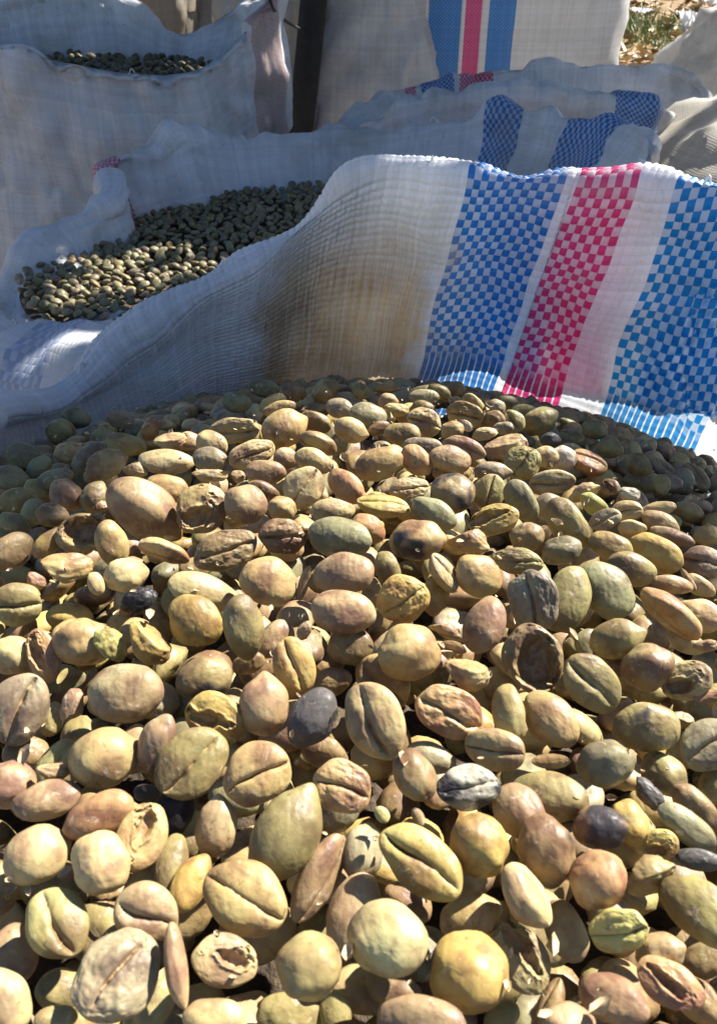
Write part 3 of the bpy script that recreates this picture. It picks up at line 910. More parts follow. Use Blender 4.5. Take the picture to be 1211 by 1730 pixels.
# every bean that can be told apart: x y length width angle look colour [sunk] -- read off the photograph, laid on the heap's surface
# look: f crease up, b smooth back up, s on edge, w withered crease up, r round, p pointed, c dried pod, h opened shell, k chip, x husk
BEANS = '''
63 1444 115 100 25 p c;170 1457 112 98 -60 r c pinkcap;168 1378 130 78 25 b r;80 1352 122 70 8 b p;240 1413 118 90 72 h t;290 1457 105 56 72 b o 1
98 1560 130 106 -62 f o;248 1543 118 98 -25 f p;197 1648 162 138 55 w s mottled;25 1612 100 82 -70 b p 1;8 1690 120 82 -60 b c;300 1630 145 52 -80 s p
380 1622 118 86 -8 h c;362 1720 112 66 -5 b c;262 1700 100 62 60 b t 1;105 1672 90 70 0 b o 2;415 1517 165 118 -28 f t bigtan;322 1492 110 64 62 b y 1
366 1398 104 76 82 p p 1;5 1500 90 56 80 b t 1;95 1722 74 46 12 b o;112 1478 34 26 40 k p;483 1412 172 120 58 p o tipped;540 1482 165 74 64 s p 1
612 1440 100 78 70 r s 1;712 1455 172 102 -40 f y groove;655 1585 148 128 -18 b c seamed;597 1540 142 92 68 b p 1;523 1632 118 112 20 r o;792 1645 140 136 0 r y roundyellow
808 1428 110 106 -60 r y goldround;793 1550 110 80 20 p t 1;712 1738 170 112 -8 f p dish;665 1672 108 62 -20 b n 2;490 1712 120 72 0 b o 2;565 1712 76 62 90 b o 2
645 1376 42 28 -50 x l;706 1380 42 24 -60 x n;690 1525 96 66 -30 b n 2;922 1435 120 104 -85 r n* scorched;880 1372 112 86 -48 b p;1010 1398 98 82 -12 r n*
1063 1390 82 64 -70 r y 1;1010 1488 105 98 20 r r orange;890 1512 122 90 -55 s c;955 1572 108 72 -65 b c 1;880 1618 128 92 -58 h c 1;1045 1572 102 76 12 w l limecup
1112 1610 92 68 12 r p;1130 1662 122 76 -30 h r;1035 1688 130 82 -25 b p olivepink;1182 1692 92 68 -40 b t 1;1096 1482 102 78 15 k o;1115 1428 66 54 20 h y
1182 1538 155 100 -38 b o wideolive;1180 1452 84 38 -8 b d slatestrip;1160 1396 112 56 -35 b g;1172 1364 95 62 -50 b n;1090 1342 72 48 -40 k d 1;1120 1308 90 70 -40 r o 1
928 1345 140 86 -14 b o greenoval;925 1700 104 46 64 s t 1;955 1738 104 84 0 r p;848 1718 70 50 30 b o 2;1190 1622 84 60 30 b n 2
28 1020 88 80 0 f o;22 1107 80 72 0 r c;74 1107 98 56 -70 h r;138 1085 98 84 0 r t;187 1092 74 58 -60 k l limechip;250 1085 98 66 -40 k y
330 1048 108 88 -40 b y;412 1060 122 74 -75 b o;345 1000 132 66 -14 b c;237 1015 70 52 10 k k blackbean;213 1171 134 110 2 b p bigpink;345 1147 102 78 8 b o*
33 1197 132 104 66 f s greyface;126 1195 66 50 80 k p;175 1280 120 106 15 p t peaktan;265 1258 108 66 70 r p;325 1288 140 116 40 f o curled;365 1213 112 90 -30 h y
88 1215 62 42 80 b o 2;18 1325 90 84 0 r p;90 1302 62 36 5 k c;250 1340 50 32 0 b d 2;44 1272 80 60 0 b n 2;106 1142 40 14 55 x l;292 1372 110 76 60 r k 1
435 1308 126 108 32 f t;446 1192 105 94 85 p p knobbed;498 1126 105 76 -75 f y crackled;528 1212 116 80 55 b d slate;634 1218 146 108 -65 f c hero;648 1152 108 88 -48 f t 1
690 1103 114 102 0 r t roundtan;580 1034 116 82 -5 b p lowerpink;580 970 114 78 0 b p upperpink;514 985 84 22 75 x c;681 1012 96 86 30 w y;736 1002 86 48 75 b y 1
750 1065 66 32 -25 k t;766 1094 62 24 -15 x t;577 1330 106 94 -18 w t;700 1310 98 72 -62 r n;727 1280 92 56 -15 b s 1;792 1330 116 76 10 w w* whitehusk
762 1205 132 86 -25 w r torn;835 1265 112 76 -10 f c palepink;787 1137 86 62 -15 k t;592 1092 84 66 0 b n 1;465 1080 80 60 40 b p 2;566 1215 42 18 75 x c
516 1065 40 28 50 k p;558 1152 80 50 10 b n 2;548 1272 90 60 -20 b n 2;818 1055 108 74 72 b p;900 1015 112 92 -80 w s notched;958 1012 126 82 72 b o
1022 997 118 90 -50 b g greydome;1040 1080 94 72 10 p o;1093 1128 92 82 30 r n;1132 1038 128 64 -40 s r;1182 1040 82 60 -20 b c 1;1000 1155 118 90 -48 f o splitolive
930 1215 118 82 -50 b t;858 1205 108 62 -78 b o;900 1112 124 106 -70 v n cave;930 1286 88 30 0 x y;1020 1290 100 84 20 r g greenround;1090 1230 120 88 0 b o wideround
1198 1258 112 86 32 f s;1160 1150 92 70 20 h c;1195 1176 66 28 10 x r;1152 1216 42 30 -20 k t;1038 1128 46 42 0 b n 1;1204 1328 70 50 70 b o 1
244 862 152 100 -40 c p pod;183 787 86 64 20 k t;150 772 72 42 40 b s 1;214 751 70 40 -10 b o;228 795 48 36 -20 k c;282 780 102 46 -3 b c
282 824 78 50 -10 b t;287 746 62 36 10 k c;160 840 58 48 60 r o 1;170 858 32 28 0 k p;138 902 90 74 20 v t arch;190 920 92 58 -65 b t
82 917 68 38 45 b y;108 962 104 60 5 k t lumpy;20 932 84 66 35 b n;213 972 78 64 8 r c;278 932 96 44 -20 s r orangelip;163 986 44 30 -70 b c
58 982 44 32 -30 k p;103 730 52 48 0 r o;42 770 68 50 -8 b g;67 790 52 36 40 b g;118 765 54 42 10 r t;22 808 62 46 -20 b g
95 808 66 36 16 b g;112 837 64 56 -50 r p;30 846 74 46 10 b o;66 830 56 44 -20 b o 1;88 870 58 46 0 r n;58 866 54 46 60 b g 1
25 886 58 40 -30 b g;8 908 50 40 0 r g 1;130 706 52 36 -20 b g;205 710 64 40 -15 x s;254 725 44 32 80 b r;397 728 88 50 6 w c
358 750 58 48 -20 b c;318 746 46 36 0 b p 1;480 724 82 70 20 p t peak;534 713 58 38 -25 b o;592 727 62 46 -20 p c;538 750 72 44 -28 s t
530 779 70 46 -20 b c 1;513 824 84 70 60 f c shortcrease;585 822 84 52 -35 b r;425 768 88 50 20 w c;482 775 44 42 0 b p 1;449 798 72 46 0 b p
401 806 30 25 0 k c;355 776 66 46 -8 b s;352 806 70 30 4 k c;341 860 98 90 40 h t greyhollow;415 852 80 72 -20 b p;446 828 60 30 -25 b n
476 859 54 46 -20 r t;478 906 86 66 -5 w n;563 863 80 46 0 b c;575 908 118 76 -15 b g roughgreen;380 930 114 76 15 w n ragged;453 983 106 90 -20 b t
622 894 68 52 -30 b r rosy;655 960 64 44 -70 b o;704 913 100 78 -5 r t* burnt;733 868 90 52 -30 b g;648 854 96 46 -8 s y ridge;690 825 70 42 5 w c
763 836 82 76 0 r n*;764 798 72 42 0 b t 1;641 783 88 60 14 b t;703 778 64 50 -40 b r;760 776 80 50 -10 b p;785 757 80 38 -20 f p
714 754 74 34 -5 b s;680 733 66 42 -6 b o;641 724 42 26 15 b n;622 702 68 50 -10 b g;717 713 64 52 -20 w c;690 698 52 36 20 b y 1
785 701 70 48 -10 w t;764 727 44 34 0 r t;786 719 38 20 -35 x w;820 734 48 28 0 k c;835 708 38 32 0 r n;867 712 46 38 -50 f o
850 723 38 24 0 b s;912 712 64 50 25 r o;885 694 46 26 0 b o;853 756 82 52 15 k c crumbly;882 782 68 62 50 w o;830 798 64 40 -5 p s
826 831 68 58 70 f o;880 847 84 56 -58 b g;834 878 92 56 15 h y cutcup;890 907 64 52 10 r n;790 918 82 62 -20 k t;874 948 94 46 -4 w o
808 973 90 76 -30 b t;750 968 78 46 -55 s c;930 743 36 28 0 r d;922 772 48 40 0 b c;950 774 50 46 0 r w;994 781 70 46 -25 s r
932 815 82 48 2 f c slot;1030 823 36 30 -30 h n;985 833 64 38 14 k c;1060 838 42 34 0 k w;1003 853 60 36 -45 b l;1058 863 58 38 0 f c
1022 878 58 40 20 f s;1110 861 66 28 10 b c;1115 882 70 38 -25 b c;1067 893 50 34 0 b c;1135 907 80 32 -20 b p;958 885 104 66 -50 b o bentolive
925 857 58 50 0 b s 1;948 931 72 52 10 r g;1031 922 80 50 -20 b t;1108 934 102 64 -25 b y bigyellow;1187 950 74 60 -20 f s;1065 962 90 62 -15 b o
1136 987 74 32 -10 b t;1162 978 60 14 -55 x t;1078 785 50 40 -40 b o;1030 758 48 36 -20 b o;1003 726 46 36 -20 r o;1118 820 40 30 80 b o
400 680 54 36 -5 b g;446 656 58 34 -5 b g;461 681 54 30 25 b o;472 691 62 28 15 b t;496 663 46 34 -10 b n;550 662 50 44 50 r o
574 690 54 38 -20 b s;610 661 34 30 0 b o;652 656 56 32 -5 k t;716 671 54 30 2 b s;741 664 46 32 -30 s o;770 657 34 28 0 r t
801 683 48 28 -50 b t;655 678 36 30 0 r p;668 695 48 32 0 k t;714 688 40 26 -10 b o;836 689 38 32 0 r s;860 683 46 30 -20 b o
1160 1085 70 40 -20 b c 1;1190 1095 46 30 20 k c;1180 990 60 36 -30 b c 1;1195 905 50 40 0 b t;330 960 60 40 20 b o 2;420 1120 60 40 20 b n 2
'''


def heap_z(x, y):
    r = np.maximum(0, y - .07)
    return .72 - .096 - 1.25 * r ** 2 - .35 * np.minimum(0, y - .07) ** 2 - 1.9 * x ** 2


def on_heap(px, py):
    d = ray(px, py)
    best = None
    for t in np.linspace(.05, .45, 1601):
        p = CAM + d * t
        gap = p[2] - heap_z(p[0], p[1])
        if gap <= 0: return p
        if best is None or gap < best[0]: best = (gap, p)
    return best[1]


LAND = {}       # beans that others are described by
items = []
for row in BEANS.strip().split('\n'):
    for rec in row.split(';'):
        p = rec.split()
        px, py, L, W, ang = map(float, p[:5])
        look, col = p[5], p[6]
        sunk, key = 0, None
        for extra in p[7:]:
            if extra.isdigit(): sunk = int(extra)
            else: key = extra
        items.append(dict(px=px, py=py, L=L, W=W, ang=math.radians(ang), look=look, col=col[0], blot='*' in col, sunk=sunk, key=key))

# bed them: each on the surface, then pushed apart along its own line of sight until they only touch
for it in items:
    d = ray(it['px'], it['py'])
    it['d'] = d
    p = on_heap(it['px'], it['py'])
    it['t'] = (p - CAM)[1] / d[1]
    it['t'] += {0: random.uniform(-.0015, .0015), 1: .0055, 2: .0115}[it['sunk']]
    it['tilt'] = (random.uniform(-.35, .35), random.uniform(-.3, .3))


def frame(it):
    d = it['d'] / np.linalg.norm(it['d'])
    ax = math.cos(it['ang']) * RIGHT + math.sin(it['ang']) * UP
    ax = ax - d * (ax @ d); ax /= np.linalg.norm(ax)
    ay = np.cross(-d, ax)
    return ax, ay, -d


def radii(it):
    s = it['t'] / FPX
    a, b_ = it['L'] * s * .47, it['W'] * s * .465
    thick = {'f': .62, 'w': .58, 'b': .62, 's': 1.0, 'r': .95, 'p': .85, 'c': .85, 'h': .62, 'v': .62, 'k': .75, 'x': .35}[it['look']]
    return a, b_, min(b_ * thick / .66 if it['look'] == 's' else b_ * thick, a)


for _ in range(40):
    moved = 0
    info = [(CAM + it['d'] * it['t'], frame(it), radii(it)) for it in items]
    for i in range(len(items)):
        ci, fi, ri = info[i]
        for j in range(i + 1, len(items)):
            if abs(items[i]['px'] - items[j]['px']) > 170 or abs(items[i]['py'] - items[j]['py']) > 170: continue
            cj, fj, rj = info[j]
            dv = cj - ci
            dist = np.linalg.norm(dv)
            if dist > .02 or dist < 1e-6: continue
            n = dv / dist
            si = 1 / math.sqrt(sum((n @ fi[k] / ri[k]) ** 2 for k in range(3)))
            sj = 1 / math.sqrt(sum((n @ fj[k] / rj[k]) ** 2 for k in range(3)))
            ov = (si + sj) * .90 - dist
            if ov > 0:
                ki, kj = items[i]['t'] + items[i]['sunk'] * .004, items[j]['t'] + items[j]['sunk'] * .004
                back, front = (j, i) if kj > ki else (i, j)
                step = min(.0009, ov * .45)
                items[back]['t'] += step * .8
                items[front]['t'] -= step * .2
                moved += 1
    if not moved: break

GROUP_BEAN = 'coffee beans heaped in the front sack'
bean_objs = []
for n_, it in enumerate(items):
    ax, ay, az = frame(it)
    look = it['look']
    s = it['t'] / FPX
    a, b_, c = radii(it)
    kind = {'b': 'f', 's': 'f'}.get(look, look)
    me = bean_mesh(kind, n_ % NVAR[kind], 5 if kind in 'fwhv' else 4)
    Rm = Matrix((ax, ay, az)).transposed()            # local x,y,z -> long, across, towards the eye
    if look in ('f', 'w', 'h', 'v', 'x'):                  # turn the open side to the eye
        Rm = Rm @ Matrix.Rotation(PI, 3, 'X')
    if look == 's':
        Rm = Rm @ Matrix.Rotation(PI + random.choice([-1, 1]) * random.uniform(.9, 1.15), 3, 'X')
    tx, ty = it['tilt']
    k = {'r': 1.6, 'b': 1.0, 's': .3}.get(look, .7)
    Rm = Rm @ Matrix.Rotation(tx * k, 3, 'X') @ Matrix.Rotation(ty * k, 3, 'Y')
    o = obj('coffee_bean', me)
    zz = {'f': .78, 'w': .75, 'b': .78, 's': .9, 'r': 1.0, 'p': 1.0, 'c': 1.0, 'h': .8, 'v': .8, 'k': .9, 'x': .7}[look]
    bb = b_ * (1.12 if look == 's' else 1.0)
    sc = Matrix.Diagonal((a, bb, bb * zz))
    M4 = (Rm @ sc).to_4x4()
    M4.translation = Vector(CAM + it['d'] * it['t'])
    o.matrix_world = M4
    base = np.array(BCOL[it['col']])
    j = rng.normal(0, .06)
    base = np.clip(base * (1 + j + rng.normal(0, .025, 3)), .01, .9)
    o.color = (*base, .475 if it['key'] == 'whitehusk' else .40 if it['blot'] else random.uniform(.12, .26))
    it['o'] = o
    bean_objs.append(o)

# words: landmarks first
LANDTXT = {
    'bigtan': 'the large tan bean with a deep crease', 'tipped': 'the large olive bean with a pointed tip', 'groove': 'the golden bean with an open groove',
    'seamed': 'the big cream smooth bean', 'roundyellow': 'the round yellow bean', 'goldround': 'the golden rounded bean', 'scorched': 'the dark blotched round bean',
    'orange': 'the round orange brown bean', 'limecup': 'the lime green withered bean', 'wideolive': 'the long wide olive bean', 'slatestrip': 'the narrow slate bean',
    'greenoval': 'the olive green oval bean', 'limechip': 'the lime green chip', 'blackbean': 'the shrivelled black bean', 'bigpink': 'the big pinkish oval bean',
    'greyface': 'the grey crease-up bean', 'curled': 'the olive crease-up bean', 'knobbed': 'the pinkish pointed bean', 'crackled': 'the golden crease-up bean',
    'slate': 'the dark slate bean', 'hero': 'the pale cream crease-up bean', 'roundtan': 'the round tan bean', 'lowerpink': 'the lower of two pinkish ovals',
    'upperpink': 'the upper of two pinkish ovals', 'whitehusk': 'the white husked dark bean', 'torn': 'the torn orange bean', 'palepink': 'the pale cream flat bean',
    'notched': 'the withered grey bean', 'greydome': 'the grey green dome bean', 'splitolive': 'the split olive bean', 'cave': 'the gaping brown husk',
    'greenround': 'the round grey green bean', 'wideround': 'the broad olive bean', 'pod': 'the big pointed brown pod', 'arch': 'the arched tan shell',
    'lumpy': 'the lumpy tan chip', 'orangelip': 'the thin orange bean on edge', 'peak': 'the upright peaked tan bean', 'shortcrease': 'the cream bean with short crease',
    'greyhollow': 'the big tan hollow bean', 'roughgreen': 'the rough grey green bean', 'ragged': 'the ragged brown bean', 'rosy': 'the rosy bean',
    'burnt': 'the tan black-spotted bean', 'ridge': 'the golden bean on edge', 'crumbly': 'the crumbly cream chip', 'cutcup': 'the golden cut-open bean',
    'slot': 'the cream slotted bean', 'bentolive': 'the bent olive bean', 'bigyellow': 'the big golden bean', 'dish': 'the pinkish crease-up bean at the bottom', 'pinkcap': 'the round cream bean',
    'mottled': 'the big mottled grey bean', 'peaktan': 'the tan peaked bean', 'olivepink': 'the smooth pinkish oval at the bottom',
}
LANDLAB = {
    'bigtan': 'large tan coffee bean lying crease up with a deep slanting groove', 'tipped': 'large olive coffee bean narrowing to a pointed tip',
    'blackbean': 'small shrivelled black coffee bean beside golden and cream beans', 'hero': 'pale cream oval bean lying crease up in the middle of the heap',
    'slate': 'smooth dark slate grey bean beside the pale cream crease-up bean', 'whitehusk': 'withered bean with whitish husk and dark blotches',
    'burnt': 'round tan bean with dark black spots', 'pod': 'largest bean in the heap, a pointed pinkish brown dried pod',
    'cave': 'gaping empty brown bean husk with a dark hollow', 'limecup': 'lime green withered bean near the round orange brown bean',
    'roundyellow': 'big round golden yellow bean near the bottom of the heap', 'lowerpink': 'lower of two smooth pinkish brown ovals lying one above the other',
    'upperpink': 'upper of two smooth pinkish brown ovals lying one above the other',
}
KIND = {'f': 'bean lying crease up', 'b': 'smooth bean', 's': 'bean on its edge', 'w': 'withered creased bean', 'r': 'rounded bean', 'p': 'bean with a tip', 'c': 'dried pod',
        'h': 'hollow bean shell', 'v': 'gaping bean husk', 'k': 'broken bean chip', 'x': 'thin husk sliver'}


def desc(it):
    return CNAME[it['col']] + ' ' + KIND[it['look']] + (' with dark blotches' if it['blot'] else '')


lm = [it for it in items if it['key']]


def sector(a, b_):
    """where a lies as seen from b"""
    dx, dy = a['px'] - b_['px'], a['py'] - b_['py']
    ang = math.degrees(math.atan2(-dy, dx)) % 360
    return ['right of', 'above right of', 'above', 'above left of', 'left of', 'below left of', 'below', 'below right of'][int((ang + 22.5) // 45) % 8]


used = set()
for it in items:
    o = it['o']
    lab = LANDLAB.get(it['key'])
    if lab is None:
        d0 = desc(it)
        cand = sorted((math.hypot(it['px'] - m['px'], it['py'] - m['py']), i) for i, m in enumerate(lm) if m is not it)
        for pas in (0, 1):
            for dist, i in cand[:6]:
                m = lm[i]; sec = sector(it, m)
                same = sorted(math.hypot(q['px'] - m['px'], q['py'] - m['py']) for q in items if q is not m and desc(q) == d0 and sector(q, m) == sec)
                rank = same.index(min(same, key=lambda s_: abs(s_ - dist)))
                if rank == pas:
                    t_ = ('' if pas == 0 else 'second ') + d0 + (' just ' if dist < 130 and pas == 0 else ' ') + sec + ' ' + LANDTXT[m['key']]
                    if t_ not in used and len(t_.split()) <= 16:
                        lab = t_; break
            if lab: break
    if lab is None:
        lab = desc(it) + ' in the heap near the ' + ('striped' if it['px'] > 600 else 'white') + ' rim'
    used.add(lab)
    tag(o, lab, 'coffee bean', GROUP_BEAN)

# ------------------------------------------------------------------ the mass of beans below and beyond, joined
PAL = ['t', 't', 'o', 'o', 'c', 'p', 'y', 'n', 'g', 's', 't', 'p']


def bean_mass(name, P, sizes, sub, flat=0.0, parent=None, pal=PAL, tone=1.0):
    kinds = ['f', 'f', 'f', 'r', 'w', 'p', 'h', 'k']
    cache = {}
    VV, FF, CC, MM = [], [], [], []
    off = 0
    for p, s in zip(P, sizes):
        kd = random.choices(kinds, [5, 4, 4, 3, 2, 2, 1, 1])[0]
        var = random.randrange(3)
        if (kd, var) not in cache: cache[(kd, var)] = bean_shape(kd, var, sub)
        bp, bf, bm_ = cache[(kd, var)]
        q = Matrix.Rotation(random.uniform(0, 2 * PI), 3, 'Z') @ Matrix.Rotation(random.uniform(-.6, .6), 3, 'Y') @ Matrix.Rotation(random.choice([0, PI]) + random.uniform(-.7, .7), 3, 'X')
        wdt = random.uniform(.70, .85)
        A = np.array(q) @ np.diag([1, wdt, wdt * .85]) * s
        VV.append(bp @ A.T + p)
        FF.append(bf + off); off += len(bp)
        c = np.array(BCOL[random.choice(pal)]) * tone * (1 + rng.normal(0, .1))
        CC.append(np.tile([*np.clip(c, .01, .9), 1.0], (len(bp), 1)))
        MM.append(bm_)
    me = mesh_np(name, np.concatenate(VV), np.concatenate(FF), [M_BEANS])
    color_attr(me, 'bean_color', np.concatenate(CC))
    point_attr(me, 'crease', np.concatenate(MM))
    return obj(name, me, parent)


def poisson(n_try, sample, dmin, blocked=None):
    cell = dmin
    grid = {}
    out = []
    for _ in range(n_try):
        p = sample()
        if p is None: continue
        k = tuple(int(math.floor(c / cell)) for c in p)
        ok = True
        for dx in (-1, 0, 1):
            for dy in (-1, 0, 1):
                for dz in (-1, 0, 1):
                    for q in grid.get((k[0] + dx, k[1] + dy, k[2] + dz), ()):
                        if (p[0] - q[0]) ** 2 + (p[1] - q[1]) ** 2 + (p[2] - q[2]) ** 2 < dmin * dmin: ok = False; break
                    if not ok: break
                if not ok: break
            if not ok: break
        if not ok: continue
        if blocked is not None and blocked(p): continue
        grid.setdefault(k, []).append(p); out.append(p)
    return out


a_poly = np.array([b_[:2] for b_ in a_base])


def inside(poly, x, y):
    c = False
    j = len(poly) - 1
    for i in range(len(poly)):
        if (poly[i][1] > y) != (poly[j][1] > y) and x < (poly[j][0] - poly[i][0]) * (y - poly[i][1]) / (poly[j][1] - poly[i][1]) + poly[i][0]: c = not c
        j = i
    return c


HB = np.array([CAM + it['d'] * it['t'] for it in items])
HR = np.array([max(radii(it)[:2]) for it in items])
HV = [(it['px'], it['py'], it['L'], it['W'], it['ang']) for it in items]


def to_px(p):
    q = np.asarray(p) - CAM
    dz = q @ FWD
    return PW / 2 + FPX * (q @ RIGHT) / dz, PH / 2 - FPX * (q @ UP) / dz


def covered(p):
    """a named bean already lies there"""
    d = np.linalg.norm(HB - p, axis=1)
    return bool((d < HR * .85 + .0060).any())


def layer(depth, shrink=.006):
    def f():
        x, y = random.uniform(-.24, .25), random.uniform(-.03, .34)
        if not inside(a_poly, x, y) or (depth > .012 and y > .27): return None
        return np.array([x, y, heap_z(x, y) - depth - random.uniform(0, .0015)])
    return f


top = poisson(14000, layer(.0055), .0082, covered)
mid = poisson(18000, layer(.0155), .0084, lambda p: bool((np.linalg.norm(HB - p, axis=1) < HR * .45 + .0012).any()))
low = poisson(16000, layer(.0205), .0084)
deep = poisson(12000, layer(.027), .0088)
for lst, sub_, txt in ((top, 3, 'smaller coffee beans packed among the big ones of the front sack'), (mid, 2, 'coffee beans just under the big ones of the front sack'),
                       (low + deep, 1, 'coffee beans buried deep in the front sack')):
    tag(bean_mass('coffee_beans', lst, [random.uniform(.0041, .0054) for _ in lst], sub_), txt, kind='stuff')

# chaff: skin flakes, crumbs and short stalk bits lying between the beans
nfl = 1400
fp = []
while len(fp) < nfl:
    x, y = random.uniform(-.2, .2), random.uniform(.0, .225)
    if inside(a_poly, x, y): fp.append([x, y, heap_z(x, y) + random.uniform(-.006, .0025)])
fnor = rng.normal(0, .6, (nfl, 3)); fnor[:, 2] = 1
fm = leaves_mesh('chaff', np.array(fp), .0010 + rng.random(nfl) ** 3 * .0026, fnor, M_CHAFF, .5)
tag(obj('chaff', fm), 'pale skin flakes and crumbs scattered between the beans of the front heap', kind='stuff')

# the second sack's beans
b_poly = np.array(b_top)[:, :2]
bc = b_poly.mean(0)
b_poly = bc + (b_poly - bc) * .93


def bz(x, y):
    return .505 + .012 * math.sin(x * 9 + 1) * math.cos(y * 8) - .10 * ((x - bc[0]) ** 2 + (y - bc[1]) ** 2)


def lay_b(depth):
    def f():
        x, y = random.uniform(-.34, .34), random.uniform(.40, .78)
        if not inside(b_poly, x, y) or (to_px((x, y, .505))[0] > 760): return None
        return np.array([x, y, bz(x, y) - depth])
    return f


b1 = poisson(30000, lay_b(0), .0062); b2 = poisson(9000, lay_b(.006), .0078)
PALB = ['g', 'g', 'o', 'g', 's', 's', 'o', 'g']  # darker palette and lower tone paint the shade over these beans
for lst, sub_, txt in ((b1, 2, 'dark green grey coffee beans level inside the second sack'), (b2, 1, 'coffee beans under the top ones in the second sack')):
    tag(bean_mass('coffee_beans', lst, [random.uniform(.0032, .0044) for _ in lst], sub_, pal=PALB, tone=.8), txt, kind='stuff')

c_poly = np.array(c_top)[:, :2]
cc = c_poly.mean(0)
c_poly = cc + (c_poly - cc) * .90


def lay_c():
    x, y = random.uniform(-.6, .0), random.uniform(.88, 1.32)
    if not inside(c_poly, x, y): return None
    return np.array([x, y, .541 + .004 * math.sin(x * 12) + .02 * max(0, y - 1.0)])


c1 = poisson(7000, lay_c, .0105)
tag(bean_mass('coffee_beans', c1, [random.uniform(.0058, .0075) for _ in c1], 2, pal=['g', 'o', 'o'], tone=.55),
    'dark green coffee beans inside the tall pale sack', kind='stuff')

# solid filling under the beans, so that no gap looks into an empty sack
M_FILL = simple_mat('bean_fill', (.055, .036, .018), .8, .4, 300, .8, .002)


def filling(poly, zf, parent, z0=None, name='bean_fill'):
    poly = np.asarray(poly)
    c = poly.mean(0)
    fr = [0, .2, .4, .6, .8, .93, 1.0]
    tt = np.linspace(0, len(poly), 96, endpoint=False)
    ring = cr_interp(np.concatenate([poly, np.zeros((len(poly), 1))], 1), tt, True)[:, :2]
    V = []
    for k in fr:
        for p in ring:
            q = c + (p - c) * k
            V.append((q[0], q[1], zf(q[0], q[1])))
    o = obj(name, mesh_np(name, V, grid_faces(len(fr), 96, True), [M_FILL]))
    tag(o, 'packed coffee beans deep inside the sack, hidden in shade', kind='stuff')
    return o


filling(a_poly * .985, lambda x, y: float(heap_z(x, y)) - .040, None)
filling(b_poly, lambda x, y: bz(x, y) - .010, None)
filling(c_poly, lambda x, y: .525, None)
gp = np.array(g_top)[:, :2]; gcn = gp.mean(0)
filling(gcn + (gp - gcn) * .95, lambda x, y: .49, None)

# ------------------------------------------------------------------ the tree that shades the sacks (its unseen crown is shaped to cast the wanted shade)
LEVEL = .52


def q_of(p):
    p = np.asarray(p, float)
    return (p - S * ((p[2] - LEVEL) / S[2]))[:2]


def qpoly(pts):
    return [q_of(p) for p in pts]


H_ = lambda px, py: on_heap(px, py)
lit = [
    # the heap below the shade line, out to the right
    [q_of(H_(x, y)) for x, y in [(-160, 990), (30, 935), (150, 880), (195, 800), (330, 715), (470, 680), (600, 668), (760, 665), (880, 690), (950, 745), (1020, 800), (1110, 870), (1230, 930)]] + [(.6, .1), (.4, -.5), (-.5, -.5), (-.42, -.02)],
    # the rim of the front sack from its middle to the right
    [q_of(at(500, 640, .335)), q_of(at(545, 420, .33)), q_of(at(620, 280, .315)), q_of(at(800, 285, .303)), q_of(at(1000, 290, .29)), q_of(at(1290, 300, .262)), (.5, .25), (.5, .5), (.1, .46)] ,
    [q_of((at(x, y, 1) - CAM) / (CAM[2] - (at(x, y, 1))[2]) * .215 + CAM) for x, y in [(115, 506), (135, 484), (190, 452), (240, 418), (250, 423), (205, 455), (150, 490)]],
    [q_of((at(x, y, 1) - CAM) / (CAM[2] - (at(x, y, 1))[2]) * .215 + CAM) for x, y in [(305, 455), (340, 442), (378, 434), (370, 446), (320, 468)]],
    [q_of(at(x, y, .425)) for x, y in [(40, 600), (70, 550), (195, 545), (220, 572), (150, 650), (70, 640)]],
    [q_of(at(x, y, .55)) for x, y in [(30, 450), (45, 415), (85, 410), (85, 445), (50, 460)]],
    [q_of(at(x, y, .87)) for x, y in [(820, 160), (860, 130), (960, 130), (1060, 150), (1090, 185), (1010, 190), (940, 170)]],
    [q_of(at(x, y, 1.10)) for x, y in [(290, 70), (300, 45), (380, 10), (460, -40), (480, 0), (400, 40), (350, 65)]],
    [q_of(at(x, y, 1.13)) for x, y in [(145, 70), (140, 20), (180, -5), (220, 20), (215, 70), (180, 85)]],
    [q_of(at(x, y, 1.06)) for x, y in [(-20, -10), (70, -10), (60, 55), (0, 60)]],
    [q_of(at(x, y, 1.0)) for x, y in [(400, 210), (410, 120), (450, 120), (470, 230)]],
    [q_of(at(x, y, .75)) for x, y in [(1115, 320), (1115, 190), (1200, 170), (1300, 180), (1300, 330)]],
]


for _i in range(16):                                        # small gaps between the leaves
    _x, _y, _r = random.uniform(-.24, .0), random.uniform(.47, .72), random.uniform(.006, .013)
    lit.append([(_x + _r * math.cos(t) * 1.3, _y + _r * math.sin(t)) for t in (0, 1.1, 2.0, 3.1, 4.2, 5.3)])


def in_lit(x, y):
    return any(inside(p, x, y) for p in lit)


CELL = .01
nx, ny = 260, 330
x0, y0 = -1.2, -.5
mask = np.zeros((nx, ny), bool)
for i in range(nx):
    for j in range(ny):
        x, y = x0 + (i + .5) * CELL, y0 + (j + .5) * CELL
        mask[i, j] = (y < 1.20 + .05 * math.sin(x * 9)) and (-.80 if y > .3 else -.36) < x < (.30 if y > .28 else .42) and not in_lit(x, y)


def shaded_disc(x, y, r):
    k = int(math.ceil(r / CELL))
    ci, cj = int((x - x0) / CELL), int((y - y0) / CELL)
    for di in range(-k, k + 1):
        for dj in range(-k, k + 1):
            if di * di + dj * dj <= k * k:
                i, j = ci + di, cj + dj
                if not (0 <= i < nx and 0 <= j < ny) or not mask[i, j]: return False
    return True


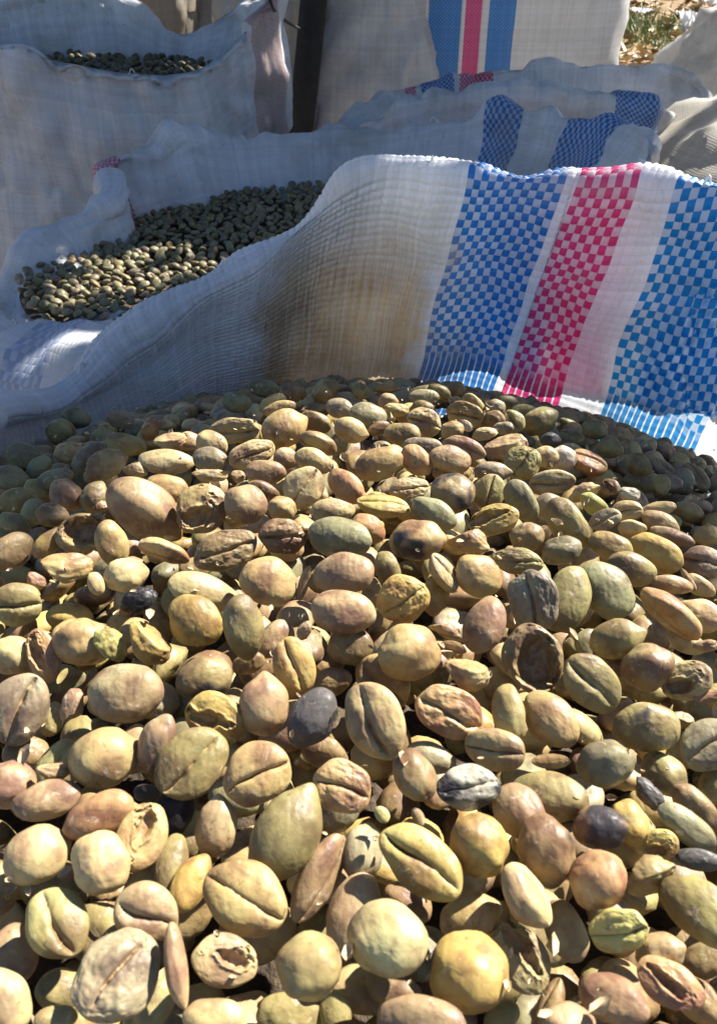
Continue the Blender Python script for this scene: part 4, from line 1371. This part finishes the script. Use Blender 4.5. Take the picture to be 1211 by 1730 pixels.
lc, ls = [], []
near = []
for i in range(nx):
    for j in range(ny):
        if mask[i, j] and not mask[max(0, i - 7):i + 8, max(0, j - 7):j + 8].all(): near.append((i, j))
for r_, ntry in ((.030, 9000), (.020, 16000), (.012, 40000), (.007, 26000)):
    for _ in range(ntry):
        i, j = random.choice(near)
        x, y = x0 + (i + random.random()) * CELL, y0 + (j + random.random()) * CELL
        if shaded_disc(x, y, r_):
            lc.append(np.array([x, y, LEVEL]) + S * (random.uniform(.55, .85) / S[2])); ls.append(r_ * 2.4)
for r_, ntry in ((.055, 3600), (.035, 11000), (.018, 14000)):
    for _ in range(ntry):
        x, y = x0 + random.random() * nx * CELL, y0 + random.random() * ny * CELL
        if shaded_disc(x, y, r_ * 1.05):
            hgt_ = random.uniform(.60, 1.0)
            lc.append(np.array([x, y, LEVEL]) + S * (hgt_ / S[2]))
            ls.append(r_ * 2.3)
_b = NT('tree_leaf')
_p = _b.n('BsdfPrincipled'); _p.inputs['Base Color'].default_value = (.055, .10, .03, 1); _p.inputs['Roughness'].default_value = .5
_t = _b.n('BsdfTranslucent'); _t.inputs[0].default_value = (.08, .16, .02, 1)
_m = _b.n('MixShader'); _m.inputs[0].default_value = .25
_b.t.links.new(_p.outputs[0], _m.inputs[1]); _b.t.links.new(_t.outputs[0], _m.inputs[2])
M_TREE = _b.out(_m.outputs[0])
M_BARK = simple_mat('bark', (.10, .075, .05), .9, .4, 25, .7, .01)
lc, ls = np.array(lc), np.array(ls)
troot = bpy.data.objects.new('shade_tree', None)
COL.objects.link(troot)
troot.location = (2.6, 1.9, 0)
tag(troot, 'leafy shade tree whose branches hang over the sacks', 'tree')
off = np.array(troot.location)
nrm = S[None] + rng.normal(0, .35, (len(lc), 3))
fo = obj('foliage', leaves_mesh('foliage', lc - off, ls, nrm, M_TREE, .2), troot)
fo['kind'] = 'stuff'
tube('trunk', [(0, 0, -.05), (.03, .02, .5), (-.02, .05, 1.1), (-.12, .04, 1.7), (-.25, 0, 2.3)], [.13, .10, .09, .075, .06], M_BARK, 14, troot, .003)
for tx_, ty_ in [(-1.1, 1.4), (-.3, .9), (.2, 1.6), (-.6, 2.2), (.7, 2.2)]:
    end = np.array([tx_, ty_, LEVEL]) + S * (.9 / S[2]) - off
    st = np.array([-.14, .03, 1.75])
    tube('branch', [st, st + (end - st) * .35 + [0, 0, .18], st + (end - st) * .7 + [0, 0, .15], end], [.045, .035, .022, .008], M_BARK, 8, troot, .001)
